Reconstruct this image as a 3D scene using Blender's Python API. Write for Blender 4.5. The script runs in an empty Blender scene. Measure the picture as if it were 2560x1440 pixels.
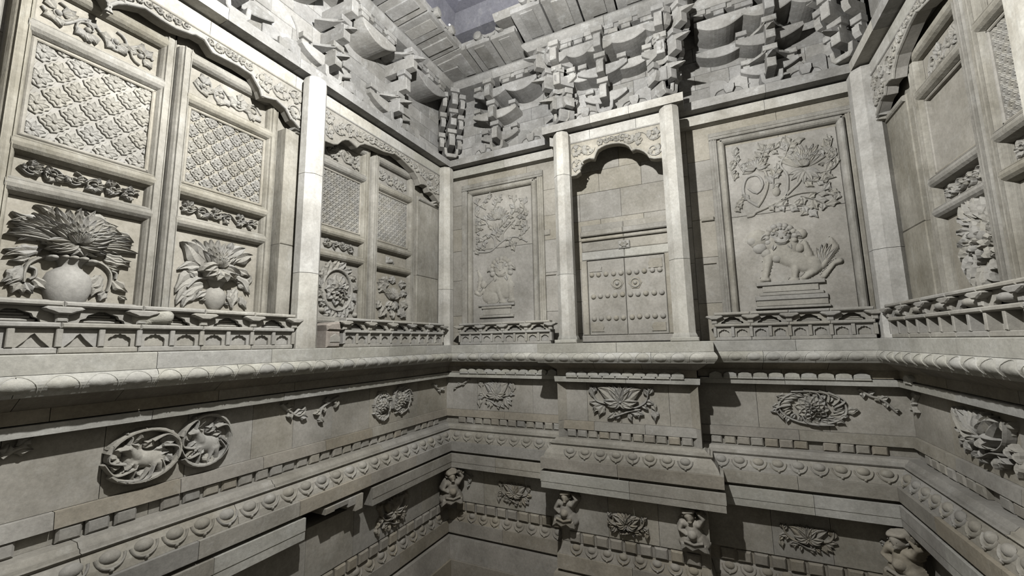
import bpy, bmesh, math, random
from mathutils import Matrix, Vector
import numpy as np
random.seed(7)
scn = bpy.context.scene
COL = scn.collection
PI = math.pi
W = 1.82          # room width between the side walls
YL = 2.9          # room length
P = 0.10          # how far the porch stands out of the back wall
X1, X2 = 0.597, 1.237
FLOOR = -1.25

# ------------------------------------------------------------ camera, light, exposure
CAM_F = 1026.0
CAM_C = Vector((1.2618, -1.8664, 0.0065))
CAM_R = Matrix(((0.90227072, 0.07303194, 0.42493986),
                (0.43080125, -0.11194649, -0.89547656),
                (-0.01782766 + 0, 0.9910269, -0.13246829)))
cam = bpy.data.cameras.new('camera'); camo = bpy.data.objects.new('camera', cam); COL.objects.link(camo)
cam.sensor_width = 36.0; cam.lens = CAM_F / 2560 * 36; cam.clip_start = 0.02; cam.clip_end = 50
camo.matrix_world = Matrix.Translation(CAM_C) @ CAM_R.to_4x4()
scn.camera = camo
wd = bpy.data.worlds.new('world'); scn.world = wd; wd.use_nodes = True
wd.node_tree.nodes['Background'].inputs[0].default_value = (0.5, 0.55, 0.7, 1)
wd.node_tree.nodes['Background'].inputs[1].default_value = 0.006
def lamp(name, loc, energy, size, color):
    l = bpy.data.lights.new(name, 'POINT'); l.energy = energy; l.shadow_soft_size = size; l.color = color
    o = bpy.data.objects.new(name, l); o.location = loc; COL.objects.link(o); return o
lamp('work_lamp', (0.88, -1.32, 1.03), 195.0, 0.012, (1.0, 0.992, 0.97))
lamp('fill_lamp', (1.15, -2.35, 0.55), 0.7, 0.30, (1.0, 0.96, 0.88))
lamp('vault_fill', (0.42, -1.0, 1.45), 3.0, 0.04, (0.80, 0.88, 1.0))  # weak cool glow added to tint the upper left, not a real fixture
vs = scn.view_settings
vs.view_transform = 'Standard'; vs.look = 'None'; vs.exposure = 0.0; vs.gamma = 1.0; vs.use_curve_mapping = False

# ------------------------------------------------------------ materials
ALB = 0.48
def stone(name, c1, c2, var=0.10, grain=60.0, bump=0.25, streak=0.0, patch=0.30, mineral=(0.62, 0.62, 0.58)):
    m = bpy.data.materials.new(name); m.use_nodes = True
    nt = m.node_tree; N = nt.nodes; L = nt.links
    b = N['Principled BSDF']; b.inputs['Roughness'].default_value = 0.88
    b.inputs['Specular IOR Level'].default_value = 0.25
    geo = N.new('ShaderNodeNewGeometry')
    oi = N.new('ShaderNodeObjectInfo')
    n1 = N.new('ShaderNodeTexNoise'); n1.inputs['Scale'].default_value = 7.0; n1.inputs['Detail'].default_value = 8.0; n1.inputs['Roughness'].default_value = 0.65
    L.new(geo.outputs['Position'], n1.inputs['Vector'])
    r1 = N.new('ShaderNodeValToRGB'); r1.color_ramp.elements[0].position = 0.35; r1.color_ramp.elements[1].position = 0.68
    r1.color_ramp.elements[0].color = (*c1, 1); r1.color_ramp.elements[1].color = (*c2, 1)
    L.new(n1.outputs['Fac'], r1.inputs['Fac'])
    # pale mineral bloom and small dark pits
    n2 = N.new('ShaderNodeTexNoise'); n2.inputs['Scale'].default_value = 22.0; n2.inputs['Detail'].default_value = 10.0; n2.inputs['Roughness'].default_value = 0.75
    mp = N.new('ShaderNodeMapping'); mp.inputs['Scale'].default_value = (1, 1, 0.35 if streak else 1)
    L.new(geo.outputs['Position'], mp.inputs['Vector']); L.new(mp.outputs['Vector'], n2.inputs['Vector'])
    r2 = N.new('ShaderNodeMapRange'); r2.inputs['From Min'].default_value = 0.53; r2.inputs['From Max'].default_value = 0.70
    r2.inputs['To Max'].default_value = patch
    L.new(n2.outputs['Fac'], r2.inputs['Value'])
    mx = N.new('ShaderNodeMix'); mx.data_type = 'RGBA'; mx.inputs['B'].default_value = (*mineral, 1)
    L.new(r2.outputs['Result'], mx.inputs['Factor']); L.new(r1.outputs['Color'], mx.inputs['A'])
    n3 = N.new('ShaderNodeTexNoise'); n3.inputs['Scale'].default_value = 3.1; n3.inputs['Detail'].default_value = 4.0
    L.new(geo.outputs['Position'], n3.inputs['Vector'])
    r3 = N.new('ShaderNodeMapRange'); r3.inputs['From Min'].default_value = 0.3; r3.inputs['From Max'].default_value = 0.7
    r3.inputs['To Min'].default_value = 0.78; r3.inputs['To Max'].default_value = 1.18
    L.new(n3.outputs['Fac'], r3.inputs['Value'])
    r4 = N.new('ShaderNodeMapRange'); r4.inputs['To Min'].default_value = ALB * (1 - var); r4.inputs['To Max'].default_value = ALB * (1 + var)
    L.new(oi.outputs['Random'], r4.inputs['Value'])
    mm = N.new('ShaderNodeMath'); mm.operation = 'MULTIPLY'; L.new(r3.outputs['Result'], mm.inputs[0]); L.new(r4.outputs['Result'], mm.inputs[1])
    hs = N.new('ShaderNodeHueSaturation'); L.new(mx.outputs['Result'], hs.inputs['Color']); L.new(mm.outputs[0], hs.inputs['Value'])
    ws = N.new('ShaderNodeTexWhiteNoise'); ws.noise_dimensions = '1D'; L.new(oi.outputs['Random'], ws.inputs['W'])
    r5 = N.new('ShaderNodeMapRange'); r5.inputs['To Min'].default_value = 0.7; r5.inputs['To Max'].default_value = 1.25
    L.new(ws.outputs['Value'], r5.inputs['Value']); L.new(r5.outputs['Result'], hs.inputs['Saturation'])
    n6 = N.new('ShaderNodeTexNoise'); n6.inputs['Scale'].default_value = 95.0; n6.inputs['Detail'].default_value = 6.0; n6.inputs['Roughness'].default_value = 0.8
    L.new(geo.outputs['Position'], n6.inputs['Vector'])
    r6 = N.new('ShaderNodeMapRange'); r6.inputs['From Min'].default_value = 0.3; r6.inputs['From Max'].default_value = 0.7; r6.inputs['To Min'].default_value = 0.80; r6.inputs['To Max'].default_value = 1.16
    L.new(n6.outputs['Fac'], r6.inputs['Value'])
    vm = N.new('ShaderNodeVectorMath'); vm.operation = 'SCALE'; L.new(hs.outputs['Color'], vm.inputs[0]); L.new(r6.outputs['Result'], vm.inputs['Scale'])
    L.new(vm.outputs['Vector'], b.inputs['Base Color'])
    n4 = N.new('ShaderNodeTexNoise'); n4.inputs['Scale'].default_value = grain; n4.inputs['Detail'].default_value = 9.0; n4.inputs['Roughness'].default_value = 0.7
    mp2 = N.new('ShaderNodeMapping'); mp2.inputs['Scale'].default_value = (1, 1, 0.12 if streak else 1)
    L.new(geo.outputs['Position'], mp2.inputs['Vector']); L.new(mp2.outputs['Vector'], n4.inputs['Vector'])
    bp = N.new('ShaderNodeBump'); bp.inputs['Strength'].default_value = bump; bp.inputs['Distance'].default_value = 0.006
    L.new(n4.outputs['Fac'], bp.inputs['Height']); L.new(bp.outputs['Normal'], b.inputs['Normal'])
    return m
M = dict(
    brick=stone('grey_brick', (0.29, 0.272, 0.232), (0.43, 0.41, 0.36)),
    carve=stone('carved_brick', (0.33, 0.315, 0.28), (0.45, 0.435, 0.39), var=0.05, patch=0.2),
    panel=stone('smooth_panel', (0.31, 0.29, 0.243), (0.46, 0.435, 0.38), var=0.05, bump=0.15, patch=0.25),
    post=stone('pale_column', (0.42, 0.40, 0.35), (0.66, 0.645, 0.59), var=0.05, bump=0.3, streak=1, patch=0.5, mineral=(0.68, 0.68, 0.64)),
    wood=stone('ribbed_frame', (0.26, 0.243, 0.20), (0.46, 0.44, 0.385), var=0.06, bump=0.5, streak=1, patch=0.35),
    ledge=stone('pale_ledge', (0.38, 0.37, 0.325), (0.52, 0.51, 0.46), var=0.09, patch=0.5),
    low=stone('lower_brick', (0.28, 0.254, 0.208), (0.41, 0.376, 0.312), var=0.08, patch=0.2),
    upper=stone('upper_brick', (0.26, 0.252, 0.232), (0.42, 0.412, 0.39), var=0.16, patch=0.5, mineral=(0.66, 0.67, 0.66)),
    pink=stone('reddish_brick', (0.32, 0.28, 0.24), (0.43, 0.385, 0.335), var=0.06, patch=0.3),
    vault=stone('bluish_vault', (0.20, 0.20, 0.24), (0.30, 0.30, 0.35), var=0.06),  # dark bluish grey for the ceiling and vault stones
    mud=stone('packed_earth', (0.24, 0.215, 0.17), (0.31, 0.28, 0.23), bump=0.3, patch=0.1),
)
lm = bpy.data.materials.new('lamp_glow'); lm.use_nodes = True
lb = lm.node_tree.nodes['Principled BSDF']; lb.inputs['Emission Color'].default_value = (1, 1, 1, 1); lb.inputs['Emission Strength'].default_value = 12

# ------------------------------------------------------------ wall frames: (u along the wall, z up, d out into the room)
class Fr:
    def __init__(s, o, ang, sg=1):
        s.M = Matrix.Translation(Vector((o[0], o[1], 0))) @ Matrix.Rotation(math.radians(ang), 4, 'Z'); s.sg = sg
    def loc(s, u, z, d): return Vector((s.sg * u, -d, z))
    def pt(s, u, z, d): return s.M @ s.loc(u, z, d)
FL = Fr((0, 0), 90, -1); FB = Fr((0, 0), 0); FR_ = Fr((W, 0), -90)
FP = Fr((0, -P), 0)                                   # the porch front: d counts from the porch plane
CL = Fr((0, 0), 45); CR = Fr((W, 0), -45)             # corner brackets point along the diagonal
PLc = Fr((0.69, -P + 0.02), -45); PRc = Fr((1.175, -P + 0.02), 45)
def at(x, y, fr, d):
    """point (u, z) on a wall plane that the photograph shows at pixel x, y (true 3D position on that plane)"""
    v = CAM_R @ Vector(((x - 1280) / CAM_F, -(y - 720) / CAM_F, -1.0))
    Mi = fr.M.inverted(); c = Mi @ CAM_C; w = Mi.to_3x3() @ v
    t = (-d - c.y) / w.y; q = c + w * t
    return (fr.sg * q.x, q.z)

# ------------------------------------------------------------ object helpers
WM = {}
def place(o, Mw, parent=None):
    WM[o] = Mw
    if parent is not None:
        o.parent = parent; o.matrix_basis = WM[parent].inverted() @ Mw
    else: o.matrix_basis = Mw
    COL.objects.link(o); return o
def thing(name, label, cat, p, group=None, kind=None):
    o = bpy.data.objects.new(name, None); o.empty_display_size = 0.05
    if label: o['label'] = label
    if cat: o['category'] = cat
    if group: o['group'] = group
    if kind: o['kind'] = kind
    return place(o, Matrix.Translation(p))
class MB:
    def __init__(s): s.v = []; s.f = []
    def add(s, vf):
        v, f = vf; b = len(s.v); s.v += list(v); s.f += [tuple(i + b for i in q) for q in f]; return s
def mesh_of(vf, fr, origin, mat, name, smooth=False):
    v, f = vf; o = fr.loc(*origin)
    me = bpy.data.meshes.new(name)
    me.from_pydata([tuple(fr.loc(*p) - o) for p in v], [], f)
    bm = bmesh.new(); bm.from_mesh(me); bmesh.ops.recalc_face_normals(bm, faces=bm.faces)
    if smooth:
        for q in bm.faces: q.smooth = True
        for e in bm.edges:
            if len(e.link_faces) == 2 and e.calc_face_angle(0) > 0.9: e.smooth = False
    bm.to_mesh(me); bm.free()
    me.materials.append(mat); return me
def part(name, vf, fr, mat, parent, smooth=False, label=None, kind=None):
    v = vf[0]
    if not v: return None
    o3 = tuple((min(p[i] for p in v) + max(p[i] for p in v)) / 2 for i in range(3))
    me = mesh_of(vf, fr, o3, mat, name, smooth)
    ob = bpy.data.objects.new(name, me)
    if label: ob['label'] = label
    if kind: ob['kind'] = kind
    return place(ob, fr.M @ Matrix.Translation(fr.loc(*o3)), parent)
def inst(name, me, fr, u, z, d, parent, roll=0.0, sc=1.0):
    ob = bpy.data.objects.new(name, me)
    Mw = fr.M @ Matrix.Translation(fr.loc(u, z, d)) @ Matrix.Rotation(roll, 4, 'Y') @ Matrix.Scale(sc, 4)
    return place(ob, Mw, parent)

# ------------------------------------------------------------ shape helpers, all in (u, z, d)
def box(u0, u1, z0, z1, d0, d1, c=0.002):
    c = min(c, (u1 - u0) * .3, (z1 - z0) * .3, abs(d1 - d0) * .5)
    def ring(i, d): return [(u0 + i, z0 + i, d), (u1 - i, z0 + i, d), (u1 - i, z1 - i, d), (u0 + i, z1 - i, d)]
    v = ring(0, d0) + ring(0, d1 - c) + ring(c, d1)
    f = [(3, 2, 1, 0), (8, 9, 10, 11)]
    for r in (0, 4):
        for i in range(4): f.append((r + i, r + (i + 1) % 4, r + 4 + (i + 1) % 4, r + 4 + i))
    return v, f
def frust(u, z0, z1, d, w0, w1, e0, e1, neck=0.45):
    """dou block: a cube over a waist that narrows to its foot. w half widths, e half depths"""
    zs = [(z0, w0, e0), (z0 + (z1 - z0) * neck, w1, e1), (z1, w1, e1)]
    v = []; f = []
    for z, w, e in zs: v += [(u - w, z, d - e), (u + w, z, d - e), (u + w, z, d + e), (u - w, z, d + e)]
    for r in (0, 4):
        for i in range(4): f.append((r + i, r + (i + 1) % 4, r + 4 + (i + 1) % 4, r + 4 + i))
    f += [(3, 2, 1, 0), (8, 9, 10, 11)]
    return v, f
def slab(out, d0, d1, c=0.0):
    n = len(out)
    if c:
        A = sum(out[i][0] * out[(i + 1) % n][1] - out[(i + 1) % n][0] * out[i][1] for i in range(n))
        sg = 1 if A > 0 else -1; ins = []
        for i in range(n):
            p, q, r = Vector(out[i - 1]), Vector(out[i]), Vector(out[(i + 1) % n])
            a = (q - p); b = (r - q)
            if a.length < 1e-9 or b.length < 1e-9: ins.append(tuple(q)); continue
            a.normalize(); b.normalize(); nn = Vector((-a.y - b.y, a.x + b.x)) * sg
            if nn.length < 1e-6: ins.append(tuple(q)); continue
            nn.normalize(); ins.append(tuple(q + nn * c))
        v = [(x, z, d0) for x, z in out] + [(x, z, d1 - c) for x, z in out] + [(x, z, d1) for x, z in ins]
        f = [tuple(range(n - 1, -1, -1)), tuple(range(2 * n, 3 * n))]
        for r in (0, n):
            for i in range(n): f.append((r + i, r + (i + 1) % n, r + n + (i + 1) % n, r + n + i))
        return v, f
    v = [(x, z, d0) for x, z in out] + [(x, z, d1) for x, z in out]
    f = [tuple(range(n - 1, -1, -1)), tuple(range(n, 2 * n))]
    for i in range(n): f.append((i, (i + 1) % n, n + (i + 1) % n, n + i))
    return v, f
def side_slab(out, u0, u1):
    """outline given as (d, z), extruded along u"""
    n = len(out)
    v = [(u0, z, d) for d, z in out] + [(u1, z, d) for d, z in out]
    f = [tuple(range(n - 1, -1, -1)), tuple(range(n, 2 * n))]
    for i in range(n): f.append((i, (i + 1) % n, n + (i + 1) % n, n + i))
    return v, f
def course(prof, ua, ub, ma, mb, back):
    """block of a moulding: prof = [(z, d)] from bottom to top, ends mitred by ma, mb"""
    n = len(prof); v = []
    for e, (uu, mm) in enumerate(((ua, ma), (ub, mb))):
        for z, d in prof: v.append((uu + mm * d, z, d))
        v.append((uu + mm * back, prof[-1][0], back)); v.append((uu + mm * back, prof[0][0], back))
    k = n + 2
    f = [tuple(range(k - 1, -1, -1)), tuple(range(k, 2 * k))]
    for i in range(k): f.append((i, (i + 1) % k, k + (i + 1) % k, k + i))
    return v, f
def leaf(p0, p1, w, h=0.012, d0=0.0, bend=0.0, lobes=0, n=8, sharp=1.0, tip=0.5, groove=0.35):
    a = Vector(p0); b = Vector(p1); D = b - a; L = D.length
    if L < 1e-6: return [], []
    N_ = Vector((-D.y, D.x)) / L; c = (a + b) / 2 + N_ * bend * L
    S = (-1, -.55, 0, .55, 1); v = []; f = []
    for i in range(n + 1):
        t = i / n
        q = a * (1 - t) ** 2 + c * 2 * t * (1 - t) + b * t * t
        T = (c - a) * (1 - t) + (b - c) * t; T.normalize(); Nn = Vector((-T.y, T.x))
        ww = w * (math.sin(PI * min(1, t ** .75)) ** sharp) + w * 0.10 * (1 - t)
        if lobes and 0 < i < n: ww *= 1 + .24 * math.cos(2 * PI * lobes * t)
        H = h * (.45 + tip * math.sin(PI * t * .6) + .25 * math.sin(PI * t))
        row = []
        for s in S:
            hh = H * (1 - groove * (1 - abs(s) / .55) if abs(s) < .55 else 1 - .38 * ((abs(s) - .55) / .45))
            p = q + Nn * ww * s; row.append((p.x, p.y, d0 + hh))
        e0 = q + Nn * ww * -1.0; e1 = q + Nn * ww * 1.0
        v += [(e0.x, e0.y, d0)] + row + [(e1.x, e1.y, d0)]
    k = 7
    for i in range(n):
        for j in range(k - 1): f.append((i * k + j, i * k + j + 1, (i + 1) * k + j + 1, (i + 1) * k + j))
    f.append(tuple(range(k))); f.append(tuple(n * k + j for j in range(k)))
    return v, f
def tube(pts, r, d0, h=None, taper=1.0, k=5):
    h = h or r; n = len(pts); v = []; f = []
    for i, p in enumerate(pts):
        p = Vector(p[:2]); a = Vector(pts[max(0, i - 1)][:2]); b = Vector(pts[min(n - 1, i + 1)][:2]); T = (b - a)
        if T.length < 1e-9: T = Vector((1, 0))
        T.normalize(); N_ = Vector((-T.y, T.x)); rr = r * (1 + (taper - 1) * i / max(1, n - 1))
        for j in range(k + 1):
            a_ = PI * j / k; q = p + N_ * rr * math.cos(a_)
            v.append((q.x, q.y, d0 + h * (.25 + .75 * math.sin(a_)) if 0 < j < k else d0))
    m = k + 1
    for i in range(n - 1):
        for j in range(k): f.append((i * m + j, i * m + j + 1, (i + 1) * m + j + 1, (i + 1) * m + j))
    f.append(tuple(range(m))); f.append(tuple((n - 1) * m + j for j in range(m)))
    return v, f
def bez(p, n=10):
    """smooth polyline through points (Catmull-Rom)"""
    out = []
    for i in range(len(p) - 1):
        a = Vector(p[max(0, i - 1)]); b = Vector(p[i]); c = Vector(p[i + 1]); d = Vector(p[min(len(p) - 1, i + 2)])
        m = max(2, n // (len(p) - 1) + 1)
        for j in range(m):
            t = j / m
            out.append(tuple(.5 * ((2 * b) + (c - a) * t + (2 * a - 5 * b + 4 * c - d) * t * t + (3 * b - a - 3 * c + d) * t ** 3)))
    out.append(tuple(p[-1])); return out
def dome(u, z, r, h, d0, k=10, m=3, rz=None):
    rz = rz or r; v = []; f = []
    for i in range(m):
        a = PI / 2 * i / m
        for j in range(k):
            b = 2 * PI * j / k; v.append((u + r * math.cos(a) * math.cos(b), z + rz * math.cos(a) * math.sin(b), d0 + h * math.sin(a)))
    v.append((u, z, d0 + h))
    for i in range(m - 1):
        for j in range(k): f.append((i * k + j, i * k + (j + 1) % k, (i + 1) * k + (j + 1) % k, (i + 1) * k + j))
    for j in range(k): f.append(((m - 1) * k + j, (m - 1) * k + (j + 1) % k, m * k))
    return v, f
def lathe(u, prof, d0, sq=0.6, k=12):
    """half vase standing upright against the panel: prof = [(z, r)]"""
    v = []; f = []
    for z, r in prof:
        for j in range(k + 1):
            a = PI * j / k; v.append((u - r * math.cos(a), z, d0 + r * sq * math.sin(a)))
    m = k + 1
    for i in range(len(prof) - 1):
        for j in range(k): f.append((i * m + j, i * m + j + 1, (i + 1) * m + j + 1, (i + 1) * m + j))
    f.append(tuple(range(m))); f.append(tuple((len(prof) - 1) * m + j for j in range(m)))
    return v, f
def halfround(u0, u1, z0, z1, d0, h, axis='u', k=6, flute=0.0):
    """half cylinder bar along u (axis 'u') or upright (axis 'z')"""
    v = []; f = []
    for e in (0, 1):
        for j in range(k + 1):
            a = PI * j / k; s = -math.cos(a); g = math.sin(a)
            if flute and 0 < j < k: g *= 1 - flute * (j % 2)
            if axis == 'u':
                v.append(((u0, u1)[e], (z0 + z1) / 2 + s * (z1 - z0) / 2, d0 + h * g))
            else:
                v.append(((u0 + u1) / 2 + s * (u1 - u0) / 2, (z0, z1)[e], d0 + h * g))
    m = k + 1
    for j in range(k): f.append((j, j + 1, m + j + 1, m + j))
    f.append((k, 0, m, m + k)); f.append(tuple(range(m))); f.append(tuple(m + j for j in range(m)))
    return v, f
def field(prims, d0, res=0.006):
    """one continuous relief body: union of tapered capsules (u0,z0,u1,z1,r0,r1,h0,h1)"""
    us = [p[0] - p[4] for p in prims] + [p[2] - p[5] for p in prims]; ue = [p[0] + p[4] for p in prims] + [p[2] + p[5] for p in prims]
    zs = [p[1] - p[4] for p in prims] + [p[3] - p[5] for p in prims]; ze = [p[1] + p[4] for p in prims] + [p[3] + p[5] for p in prims]
    U = np.arange(min(us) - res, max(ue) + 2 * res, res); Z = np.arange(min(zs) - res, max(ze) + 2 * res, res)
    G, Hh = np.meshgrid(U, Z, indexing='ij'); H = np.zeros_like(G)
    for (a, b, c, d, r0, r1, h0, h1) in prims:
        L2 = (c - a) ** 2 + (d - b) ** 2
        t = np.clip(((G - a) * (c - a) + (Hh - b) * (d - b)) / L2, 0, 1) if L2 > 1e-9 else np.zeros_like(G)
        q = ((G - a - t * (c - a)) ** 2 + (Hh - b - t * (d - b)) ** 2) / (r0 + (r1 - r0) * t) ** 2
        h = (h0 + (h1 - h0) * t) * np.sqrt(np.clip(1 - q, 0, 1))
        H = np.where(h > H, h, H)
    on = H > 1e-5; idx = -np.ones(H.shape, int); v = []; f = []
    keep = np.zeros_like(on)
    for i in range(H.shape[0] - 1):
        for j in range(H.shape[1] - 1):
            if on[i, j] or on[i + 1, j] or on[i, j + 1] or on[i + 1, j + 1]:
                q = []
                for (a, b) in ((i, j), (i + 1, j), (i + 1, j + 1), (i, j + 1)):
                    if idx[a, b] < 0: idx[a, b] = len(v); v.append((float(U[a]), float(Z[b]), d0 + float(H[a, b])))
                    q.append(int(idx[a, b]))
                f.append(tuple(q))
    return v, f
def clip(vf, u0, u1, z0, z1):
    v, f = vf; bm = bmesh.new(); vv = [bm.verts.new(p) for p in v]
    for q in f:
        try: bm.faces.new([vv[i] for i in q])
        except ValueError: pass
    for co, no in (((u0, 0, 0), (-1, 0, 0)), ((u1, 0, 0), (1, 0, 0)), ((0, z0, 0), (0, -1, 0)), ((0, z1, 0), (0, 1, 0))):
        bmesh.ops.bisect_plane(bm, geom=bm.verts[:] + bm.edges[:] + bm.faces[:], plane_co=co, plane_no=no, clear_outer=True)
    bm.verts.index_update(); r = ([tuple(x.co) for x in bm.verts], [tuple(x.index for x in q.verts) for q in bm.faces]); bm.free(); return r
def pv(fr, d, *xy): return [at(x, y, fr, d) for x, y in xy]
def merge(*a):
    m = MB()
    for x in a: m.add(x)
    return m.v, m.f

# ============================================================ STRUCTURE
def shell(name, p0, p1, mat):
    me = bpy.data.meshes.new(name)
    x0, y0, z0 = p0; x1, y1, z1 = p1
    v = [(x, y, z) for x in (x0, x1) for y in (y0, y1) for z in (z0, z1)]
    me.from_pydata(v, [], [(0, 1, 3, 2), (4, 6, 7, 5), (0, 4, 5, 1), (2, 3, 7, 6), (0, 2, 6, 4), (1, 5, 7, 3)])
    me.materials.append(mat); o = bpy.data.objects.new(name, me); o['kind'] = 'structure'
    return place(o, Matrix.Identity(4))
BK = -0.16
wl = shell('wall_left', (-0.30, -YL - .3, FLOOR - .1), (BK, 0.30, 2.3), M['brick'])
wb = shell('wall_back', (BK, -BK, FLOOR - .1), (W - BK, 0.30, 2.3), M['brick'])
wr = shell('wall_right', (W - BK, -YL - .3, FLOOR - .1), (W + .30, 0.30, 2.3), M['brick'])
wf = shell('wall_front', (BK, -YL - .3, FLOOR - .1), (W - BK, -YL, 2.3), M['brick'])
fl = shell('floor', (BK, -YL, FLOOR - .1), (W - BK, -BK, FLOOR), M['mud'])
ce = shell('ceiling', (BK, -YL, 2.2), (W - BK, -BK, 2.3), M['vault'])
shell('wall_porch', (X1 + .035, -P + .075, FLOOR), (X2 - .035, -BK, -0.145), M['brick'])

# runs of every moulding: frame, u start, u end, mitre start, mitre end
def runs(full=True, umax=YL):
    R = [(FL, 0, umax, 1, 0), (FB, 0, X1, 1, -1), (FP, X1, X2, -1, 1), (FB, X2, W, 1, -1), (FR_, 0, umax, 1, 0)]
    S = [(Fr((X1, 0), -90), 0.0, P, 1, 1), (Fr((X2, 0), 90, -1), 0.0, P, 1, 1)]   # porch flanks
    return R, S
TR = [0]
def trim(label=None):
    TR[0] += 1
    o = thing('trim_%d' % TR[0], None, None, Vector((0, 0, 0)), kind='structure'); return o
def lay(prof, mat, bl, back=BK + .002, skip=None, gap=0.0007, alt=None, altp=0.0, umax=YL, name='stone_block', jit=0.0006):
    t = trim(); R, S = runs(umax=umax)
    for fr, a, b, ma, mb in R:
        ln = b - a; n = max(1, round(ln / bl)); cuts = [a + ln * i / n + (random.uniform(-.12, .12) * bl if 0 < i < n else 0) for i in range(n + 1)]
        for i in range(n):
            u0, u1 = cuts[i], cuts[i + 1]
            if skip and skip(fr, (u0 + u1) / 2): continue
            m0 = ma if i == 0 else 0; m1 = mb if i == n - 1 else 0
            j = random.uniform(-jit, jit)
            pf = [(z, d + j) for z, d in prof]
            mt = alt if (alt and random.random() < altp) else mat
            part(name, course(pf, u0 + (gap if i else 0), u1 - (gap if i < n - 1 else 0), m0, m1, back if fr is not FP else -P - .02), fr, mt, t)
    # flanks of the porch: mitred round the corners
    for k, (x, ang, sg) in enumerate(((X1, -90, 1), (X2, 90, -1))):
        fr = Fr((x, 0), ang, sg)
        part(name, course(prof, 0, P, 1, 1, -.03), fr, mat, t)
    return t
def arc(z0, z1, d, r, n=6, dip=0.0):
    return [(z0 + (z1 - z0) * i / n, d + r * math.sin(PI * i / n) - dip * (1 - i / n)) for i in range(n + 1)]
# -- top of the dado down to the floor
lay([(-.040, .037), (-.002, .037), (0, .034)], M['ledge'], .27, alt=M['pink'], altp=.04)
t_bulge = lay([(-.086, .020), (-.084, .034)] + arc(-.078, -.041, .038, .010), M['ledge'], .22)
lay([(-.114, -.028), (-.0865, .012)], M['low'], .19)
lay([(-.143, -.030), (-.1145, -.030)], M['low'], .30)
lay([(-.169, -.022), (-.146, -.020)], M['ledge'], .33)
lay([(-.340, -.062), (-.1695, -.062)], M['panel'], .17)
lay([(-.376, -.046), (-.341, -.050)], M['brick'], .24, alt=M['low'], altp=.4)
lay([(-.410, -.062), (-.3765, -.062)], M['brick'], .4)
lay([(-.436, .000), (-.430, .004), (-.429, -.004), (-.422, -.006), (-.421, -.013), (-.4105, -.022)], M['brick'], .45)
lay([(-.487, .024), (-.470, .020), (-.452, .009), (-.4365, -.004)], M['brick'], .36)
lay([(-.532, .035), (-.4875, .036)], M['brick'], .30, alt=M['low'], altp=.3)
lay([(-.5445, .012), (-.5325, .012)], M['low'], .5)
lay([(-.611, .035), (-.585, .035), (-.584, .037), (-.545, .037)], M['brick'], .30,
    skip=lambda fr, u: fr is FL and .62 < u < .86, alt=M['ledge'], altp=.3)
lay([(-.790, -.028), (-.6115, -.028)], M['panel'], .20)
lay([(-.838, -.034), (-.7905, -.034)], M['low'], .3)
lay([(-.886, -.018), (-.868, -.024), (-.850, -.030), (-.8385, -.036)], M['low'], .36)
lay([(-.945, -.012), (-.8865, -.012)], M['low'], .34)
lay([(-.958, -.028), (-.9455, -.028)], M['low'], .5)
lay([(-1.05, .02), (-.9585, .0)], M['low'], .4)
lay([(FLOOR, .05), (-1.0505, .03)], M['mud'], .6)
# broken stub of the cornice where blocks fell out on the left wall
t = trim()
for u0, u1, zb in ((.63, .665, -.60), (.665, .70, -.575), (.70, .76, -.562), (.76, .80, -.566)):
    part('broken_stone', course([(zb, .034), (-.546, .037)], u0, u1, 0, 0, BK + .002), FL, M['brick'], t)
# -- wall of the upper storey behind doors and panels
def blocks(fr, u0, u1, zs, d, mat, bl, t, back=BK + .002, off=0.0, alt=None, altp=.2):
    for k in range(len(zs) - 1):
        n = max(1, round((u1 - u0) / bl)); w = (u1 - u0) / n; sh = (k % 2) * w * .5
        cs = [u0] + [c for c in [u0 + w * i + sh for i in range(n + 1)] if u0 + .02 < c < u1 - .02] + [u1]
        for i in range(len(cs) - 1):
            part('stone_block', box(cs[i] + .0004, cs[i + 1] - .0004, zs[k] + .0004, zs[k + 1] - .0004, back, d + random.uniform(-.001, .001), .0015), fr, alt if alt and random.random() < altp else mat, t)
t = trim()
blocks(FL, 0, YL, [0, .35, .72, 1.0], -.125, M['panel'], .33, t)
blocks(FR_, 0, YL, [0, .35, .72, 1.0], -.125, M['panel'], .33, t)
blocks(FB, -.12, .62, [0, .16, .36, .53, .66, .80, 1.0], -.085, M['panel'], .45, t)
blocks(FB, .62, 1.23, [0, .045], -.085, M['panel'], .4, t)
blocks(FB, .62, 1.23, [.50, .60, .74, .85, 1.0], -.083, M['panel'], .2, t)
blocks(FB, .62, .735, [.045, .20, .36, .50], -.085, M['panel'], .3, t); blocks(FB, 1.12, 1.23, [.045, .18, .34, .50], -.085, M['panel'], .3, t)
blocks(FB, .735, 1.12, [.40, .50], -.085, M['panel'], .2, t)
blocks(FB, 1.23, 1.94, [0, .16, .36, .53, .66, .80, 1.0], -.085, M['panel'], .5, t)
# -- beams over the columns
for z0, z1, d, mat, al in ((.955, .999, -.046, M['post'], M['ledge']), (1.007, 1.044, -.002, M['upper'], M['post'])):
    lay([(z0, d), (z1, d + .001)], mat, .24, back=-.12, alt=al, altp=.25)
lay([(1.0465, -.075), (1.075, -.075)], M['upper'], .2)
# wall between the brackets
t = trim()
zz = [1.075, 1.14, 1.21, 1.28, 1.35, 1.43]
blocks(FL, 0, YL, zz, -.082, M['upper'], .17, t); blocks(FR_, 0, YL, zz, -.082, M['upper'], .17, t)
blocks(FB, -.1, X1 + .02, zz, -.082, M['upper'], .15, t); blocks(FB, X2 - .02, W + .1, zz, -.082, M['upper'], .15, t)
blocks(FP, X1 + .04, X2 - .04, zz, -.082, M['upper'], .12, t, back=-.25)
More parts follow.
